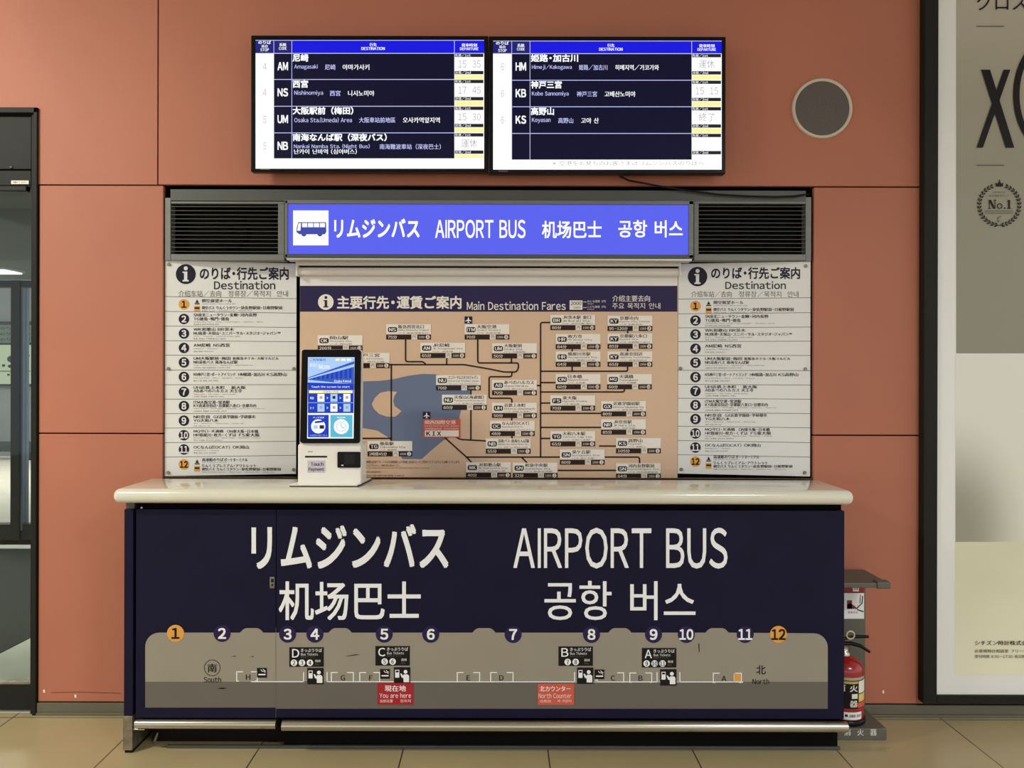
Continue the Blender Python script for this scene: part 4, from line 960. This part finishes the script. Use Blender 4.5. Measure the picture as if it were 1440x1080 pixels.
b.ring(hp, 480, 600, 7, 7, 1, E_SKY, 4); b.line(hp, [(480, 600), (480, 595)], 0.9, E_TEAL, 4); b.line(hp, [(480, 600), (484, 602)], 0.9, E_TEAL, 4)
b.text(hp, 'タッチ決済', 440, 586, 456, 588.4, E_SIGNT, 3); b.text(hp, '時刻表', 474, 586, 486, 588.4, E_SIGNT, 3); b.text(hp, 'お支払いはこちら', 436, 611, 460, 613.4, E_SKY, 3)
b.build('touchscreen', ks)

# ------------------------------------------------------------------ fire extinguisher and its stand
SX0, SX1, SF, SBK = 1.418, 1.645, 3.275, 3.482
es = thing('extinguisher_stand', 'grey metal fire extinguisher stand with a flat top beside the counter', 'stand', ((SX0 + SX1) / 2, 3.38, 0))
b = B(); b.box(SX0, SX1, SF, SBK, 0, 0.05, M_STAND, 0.003); b.build('base', es)
b = B(); b.box(SX0, SX1, SBK - 0.012, SBK, 0.05, 0.665, M_STAND, 0.002); b.build('back_plate', es)
b = B(); b.box(SX0, SX1, SF - 0.02, SBK, 0.655, 0.676, M_STAND, 0.004)
b.box(SX1 - 0.055, SX1 + 0.004, SF - 0.026, SF + 0.02, 0.652, 0.682, M_STAND, 0.006, 3); b.build('top_plate', es)
ep = front(SF)
b = B()
for s_, x0 in (('消', 1187), ('火', 1205.4), ('器', 1223.6)):
    b.text(ep, s_, x0, 1025.4, x0 + 9.2, 1034.4, M_PALE, 1, 0.01)
b.build('lettering', es)
bp = front(SBK - 0.012)
b = B(); b.rect(bp, 1178, 822, 1215, 834, M_FIRED, 2); b.rect(bp, 1178, 834, 1215, 870, M_WHITE, 2)
b.rect(bp, 1199, 822.4, 1207.6, 831.6, M_PALE, 3); b.text(bp, '消火器', 1200, 824, 1206.6, 829, M_GREYT, 4)
b.rect(bp, 1191, 844, 1198, 856, M_FIRED, 3); b.poly(bp, [(1191, 856), (1191, 850), (1196, 848), (1203, 853), (1205, 856)], M_FIRED, 3)
b.line(bp, [(1204, 856), (1212, 848), (1213, 838)], 1.4, M_INK, 4); b.line(bp, [(1205, 857), (1214, 860)], 1.6, M_INK, 4); b.line(bp, [(1209, 848), (1210, 836)], 1, M_FIRED, 4)
b.text(bp, '使用方法', 1192, 859.4, 1206, 862.4, M_FIRED, 3); b.build('instruction_sign', es)
ex, ey, ez = 1.506, 3.372, 0.05
fe = thing('fire_extinguisher', 'red fire extinguisher standing beside the counter end', 'fire extinguisher', (ex, ey, ez))
R = 0.078
b = B(); b.lathe([(0, 0), (R + 0.004, 0), (R + 0.008, 0.006), (R + 0.006, 0.022), (R, 0.024)], (ex, ey, ez), M_BLACK, 40); b.build('foot_ring', fe)
b = B(); b.lathe([(R, 0.015), (R, 0.225), (R - 0.003, 0.24), (R - 0.014, 0.256), (R - 0.034, 0.27), (0.028, 0.277), (0.022, 0.282), (0.0, 0.283)], (ex, ey, ez), M_FIRE, 44); b.build('cylinder', fe)
def wrap(b, z0, z1, a0, a1, m, rr=R + 0.0008, n=14):
    V = []
    for i in range(n + 1):
        a = math.radians(a0 + (a1 - a0) * i / n)
        for z in (z0, z1): V.append((ex + rr * math.sin(a), ey - rr * math.cos(a), ez + z))
    b.add(V, [(2 * i, 2 * i + 2, 2 * i + 3, 2 * i + 1) for i in range(n)], m, True)
b = B(); M_SILV = mat('silver label', (196, 188, 170), 0.35, 0.3)
wrap(b, 0.075, 0.208, -80, 80, M_INK); wrap(b, 0.196, 0.208, -80, 80, M_SILV, R + 0.0012)
wrap(b, 0.182, 0.192, -70, 20, mat('yellow band', (210, 190, 90), 0.4), R + 0.0012); wrap(b, 0.14, 0.192, 22, 68, M_PALE, R + 0.0012)
wrap(b, 0.103, 0.136, 22, 66, mat('flame yellow', (236, 206, 120), 0.4), R + 0.0012); wrap(b, 0.078, 0.1, 18, 70, M_SALM, R + 0.0012)
def wtext(b, s, a0, a1, z0, z1, m):
    v, f, (x0, y0, x1, y1) = glyphs(s, 0.02); V = []
    for px_, py_, pq_ in v:
        a = math.radians(a0 + (a1 - a0) * (px_ - x0) / (x1 - x0)); rr = R + 0.0016 + pq_ * 0.0005
        V.append((ex + rr * math.sin(a), ey - rr * math.cos(a), ez + z0 + (z1 - z0) * (py_ - y0) / (y1 - y0)))
    b.add(V, f, m)
wtext(b, '火', -8, 17, 0.148, 0.178, M_PALE); wtext(b, '消', -60, -20, 0.148, 0.178, M_PALE); wtext(b, '器', -8, 17, 0.082, 0.11, M_PALE); wtext(b, 'ー', -2, 17, 0.118, 0.14, M_PALE)
b.build('label', fe)
b = B(); wrap(b, 0.028, 0.06, -28, 34, M_WHITE, R + 0.001); wrap(b, 0.04, 0.05, -22, -14, M_INK, R + 0.0015); wtext(b, '点検済 2019', -10, 30, 0.038, 0.052, M_GREYT); b.build('sticker', fe)
b = B(); b.lathe([(0.024, 0.28), (0.024, 0.292), (0.016, 0.296), (0.016, 0.325), (0.02, 0.327), (0.02, 0.345), (0.0, 0.346)], (ex, ey, ez), M_STEEL, 20); b.build('valve', fe)
b = B(); b.tube([(ex - 0.03, ey - 0.02, ez + 0.335), (ex + 0.02, ey - 0.02, ez + 0.336), (ex + 0.06, ey - 0.022, ez + 0.326), (ex + 0.1, ey - 0.024, ez + 0.300)], [0.008, 0.009, 0.008, 0.006], M_BLACK, 10); b.build('carry_handle', fe)
b = B(); b.tube([(ex - 0.02, ey - 0.02, ez + 0.355), (ex + 0.04, ey - 0.02, ez + 0.366), (ex + 0.095, ey - 0.022, ez + 0.366)], [0.007, 0.008, 0.006], M_BLACK, 10); b.build('lever', fe)
b = B(); rp = [(ex + 0.012 + 0.017 * math.cos(2 * math.pi * i / 20), ey - 0.032, ez + 0.376 + 0.017 * math.sin(2 * math.pi * i / 20)) for i in range(21)]
b.tube(rp, 0.0035, mat('pale yellow plastic', (214, 204, 160), 0.4), 8, False); b.build('safety_ring', fe)
b = B(); b.tube([(ex - 0.02, ey - 0.02, ez + 0.31), (ex - 0.06, ey - 0.03, ez + 0.30), (ex - 0.082, ey - 0.02, ez + 0.24), (ex - 0.084, ey - 0.02, ez + 0.1)], 0.008, M_BLACK, 10); b.build('hose', fe)

# ------------------------------------------------------------------ framed advertisement
AY = 3.455
ad = thing('advertisement_frame', 'tall black framed advertisement with a No.1 laurel, reaching out of view', 'advertisement', (X(1300, AY, 600) + 0.55, AY, z_b))
ax0, ax1 = X(1299, AY, 700), X(1299, AY, 700) + 1.15
az0, az1 = Z(989.5, AY, 1310), 3.75
b = B()
fw = (1318.5 - 1299) * AY / F
b.box(ax0, ax0 + fw, AY, WY, az0, az1, M_DOOR, 0.003); b.box(ax1 - fw, ax1, AY, WY, az0, az1, M_DOOR, 0.003)
b.box(ax0 + fw, ax1 - fw, AY, WY, az0, az0 + 11.5 * AY / F, M_DOOR, 0.003); b.box(ax0 + fw, ax1 - fw, AY, WY, az1 - 0.04, az1, M_DOOR, 0.003); b.build('frame', ad)
PYY = AY + 0.012
b = B(); b.box(ax0 + fw, ax1 - fw, PYY, WY, az0 + 0.03, az1 - 0.03, mat('white mat border', (243, 241, 235), 0.35, vary=0.01)); b.build('border', ad)
pp = front(PYY)
def print_mat(name, c0, c1, z0, z1, c2=None):
    m = bpy.data.materials.new(name); m.use_nodes = True; nt = m.node_tree; bs = nt.nodes['Principled BSDF']; bs.inputs['Roughness'].default_value = 0.3
    tcn = nt.nodes.new('ShaderNodeTexCoord'); sep = nt.nodes.new('ShaderNodeSeparateXYZ'); mr = nt.nodes.new('ShaderNodeMapRange')
    no = nt.nodes.new('ShaderNodeTexNoise'); no.inputs['Scale'].default_value = 3.0
    ad_ = nt.nodes.new('ShaderNodeMath'); ad_.operation = 'MULTIPLY_ADD'; ad_.inputs[1].default_value = 0.25
    nt.links.new(tcn.outputs['Object'], sep.inputs[0]); nt.links.new(tcn.outputs['Object'], no.inputs['Vector'])
    nt.links.new(no.outputs['Fac'], ad_.inputs[0]); nt.links.new(sep.outputs['Z'], ad_.inputs[2]); nt.links.new(ad_.outputs[0], mr.inputs['Value'])
    mr.inputs['From Min'].default_value = z0 + 0.12; mr.inputs['From Max'].default_value = z1 + 0.12
    ra = nt.nodes.new('ShaderNodeValToRGB'); ra.color_ramp.elements[0].color = S(*c0); ra.color_ramp.elements[1].color = S(*c1)
    if c2: e = ra.color_ramp.elements.new(0.5); e.color = S(*c2)
    nt.links.new(mr.outputs[0], ra.inputs[0]); nt.links.new(ra.outputs[0], bs.inputs['Base Color'])
    return m
oz = WLOC[ad.name].z
xr_ = 1610
M_AD1 = print_mat('misty olive print', (148, 144, 122), (198, 188, 170), Z(497, PYY) - oz, Z(-60, PYY) - oz, (160, 154, 132))
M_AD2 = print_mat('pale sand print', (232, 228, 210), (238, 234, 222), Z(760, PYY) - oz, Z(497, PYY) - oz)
M_AD3 = print_mat('pale olive print', (246, 240, 210), (226, 221, 190), Z(952, PYY) - oz, Z(763, PYY) - oz)
def corner_smudge(m, cx, cz, rx, rz, col):  # darker smudge belonging to the printed picture, fading outwards
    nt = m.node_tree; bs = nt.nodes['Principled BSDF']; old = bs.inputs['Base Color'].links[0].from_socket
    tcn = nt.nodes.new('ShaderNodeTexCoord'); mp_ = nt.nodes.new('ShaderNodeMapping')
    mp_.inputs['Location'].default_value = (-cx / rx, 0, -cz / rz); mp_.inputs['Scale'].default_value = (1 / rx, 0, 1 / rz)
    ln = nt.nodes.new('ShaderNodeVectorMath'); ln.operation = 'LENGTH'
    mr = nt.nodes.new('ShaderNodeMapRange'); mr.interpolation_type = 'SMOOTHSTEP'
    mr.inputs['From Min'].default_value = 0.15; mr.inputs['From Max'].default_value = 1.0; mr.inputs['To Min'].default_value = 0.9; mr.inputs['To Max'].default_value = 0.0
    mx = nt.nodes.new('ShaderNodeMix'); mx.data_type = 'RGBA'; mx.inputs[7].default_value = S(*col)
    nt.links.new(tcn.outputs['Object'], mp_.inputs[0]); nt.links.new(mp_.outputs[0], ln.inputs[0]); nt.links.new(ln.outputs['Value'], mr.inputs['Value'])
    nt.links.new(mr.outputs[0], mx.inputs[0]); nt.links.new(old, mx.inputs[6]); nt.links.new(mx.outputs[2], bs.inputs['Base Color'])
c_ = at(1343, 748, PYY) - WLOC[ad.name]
corner_smudge(M_AD2, c_.x, c_.z, 0.36, 0.56, (150, 147, 126))
b = B()
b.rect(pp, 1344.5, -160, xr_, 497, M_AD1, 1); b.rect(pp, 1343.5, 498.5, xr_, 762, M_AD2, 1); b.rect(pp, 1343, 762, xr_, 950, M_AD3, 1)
b.build('picture', ad)
b = B()
M_ADK = ink('black advert print', (22, 20, 18), 0.4)
b.text(pp, 'クロスシー', 1373, -9, 1494, 15, M_ADK, 8, -0.012)
b.build('heading', ad); b = B()
for y in (37.4, 232.6): b.rect(pp, 1372.5, y - 0.6, 1411.5, y + 0.6, M_GREYT, 8)
b.poly(pp, [(1379, 98.4), (1391.6, 98.4), (1425.6, 208), (1413.6, 208)][::-1], M_ADK, 8); b.poly(pp, [(1410.6, 98.4), (1420, 98.4), (1381.4, 208), (1372.6, 208)][::-1], M_ADK, 8.5)
b.ring(pp, 1476, 134, 52, 80, 9, M_ADK, 8, 48, 60, 300)
b.build('product_title', ad); b = B()
b.text(pp, 'シチズン時計株式会社', 1370.4, 900.4, 1452, 907, M_ADK, 8, 0.01)
b.text(pp, 'お客様時計相談室 フリーダイヤル', 1370.4, 912.6, 1462, 917.4, M_GREYT, 8, 0.01); b.text(pp, '受付時間 9:30～17:30 祝日除く月～金', 1370.4, 920.4, 1462, 925, M_GREYT, 8, 0.01)
b.build('small_print', ad)
b = B(); lcx, lcy = 1404.6, 288.6
for sgn in (-1, 1):
    for i in range(15):
        a = math.radians(80 - i * 10.6)          # climbs from the bottom to the crown
        for rr, tilt in ((30, 0.5), (26.4, -0.5)):
            x, y = lcx + sgn * math.cos(a) * rr, lcy + math.sin(a) * rr
            tx, ty = sgn * math.sin(a), -math.cos(a); nx, ny = sgn * math.cos(a), math.sin(a)
            dx, dy = tx + nx * tilt, ty + ny * tilt; L_ = math.hypot(dx, dy); dx /= L_; dy /= L_
            pts = [(x - dx * 2.7, y - dy * 2.7), (x - dy * 1.1, y + dx * 1.1), (x + dx * 2.7, y + dy * 2.7), (x + dy * 1.1, y - dx * 1.1)]
            b.poly(pp, pts, M_ADK, 8)
    b.ring(pp, lcx, lcy, 28.6, 28.6, 0.6, M_ADK, 8, 30, -72, 88) if sgn == 1 else b.ring(pp, lcx, lcy, 28.6, 28.6, 0.6, M_ADK, 8, 30, 92, 252)
b.line(pp, [(1398, 318.5), (1402, 317), (1408, 317), (1412, 318.5)], 0.9, M_ADK, 8)
b.poly(pp, [(1400, 262.6), (1409.4, 262.6), (1410.2, 256.8), (1407.4, 258.8), (1404.7, 254.6), (1402, 258.8), (1399.2, 256.8)][::-1], M_ADK, 8); b.disc(pp, 1404.7, 254, 1, M_ADK, 8.5, 10)
b.text(pp, '時計専門店', 1396.4, 269.4, 1413, 271.6, M_GREYT, 8, 0.0); b.text(pp, 'おすすめブランド', 1390.4, 273.8, 1418.6, 277, M_GREYT, 8, 0.01)
# N o . 1 with serifs
b.rect(pp, 1390.2, 281.6, 1391.2, 293.6, M_ADK, 8); b.rect(pp, 1398, 281.6, 1399, 293.6, M_ADK, 8); b.poly(pp, [(1389.4, 281.2), (1392.8, 281.2), (1399, 293.8), (1396.4, 293.8)][::-1], M_ADK, 8.4)
b.rect(pp, 1388.6, 293, 1392.8, 293.8, M_ADK, 8); b.rect(pp, 1396.4, 281.2, 1400.6, 282, M_ADK, 8)
b.ring(pp, 1405.2, 290, 3.8, 4, 1.2, M_ADK, 8, 24); b.disc(pp, 1412, 292.8, 1.1, M_ADK, 8, 12)
b.rect(pp, 1417.2, 281.4, 1419.6, 293.4, M_ADK, 8); b.rect(pp, 1415.4, 292.8, 1421.4, 293.8, M_ADK, 8); b.poly(pp, [(1417.2, 281.4), (1417.2, 283.4), (1414.8, 284)], M_ADK, 8)
b.rect(pp, 1384.4, 296.4, 1424, 297.2, M_GREYT, 8); b.rect(pp, 1384.4, 299.4, 1424, 300.2, M_GREYT, 8)
b.line(pp, [(1407.6, 304.4), (1403.6, 305.6), (1402.6, 311.6), (1405.6, 311)], 1.1, M_GREYT, 8); b.build('laurel_emblem', ad)
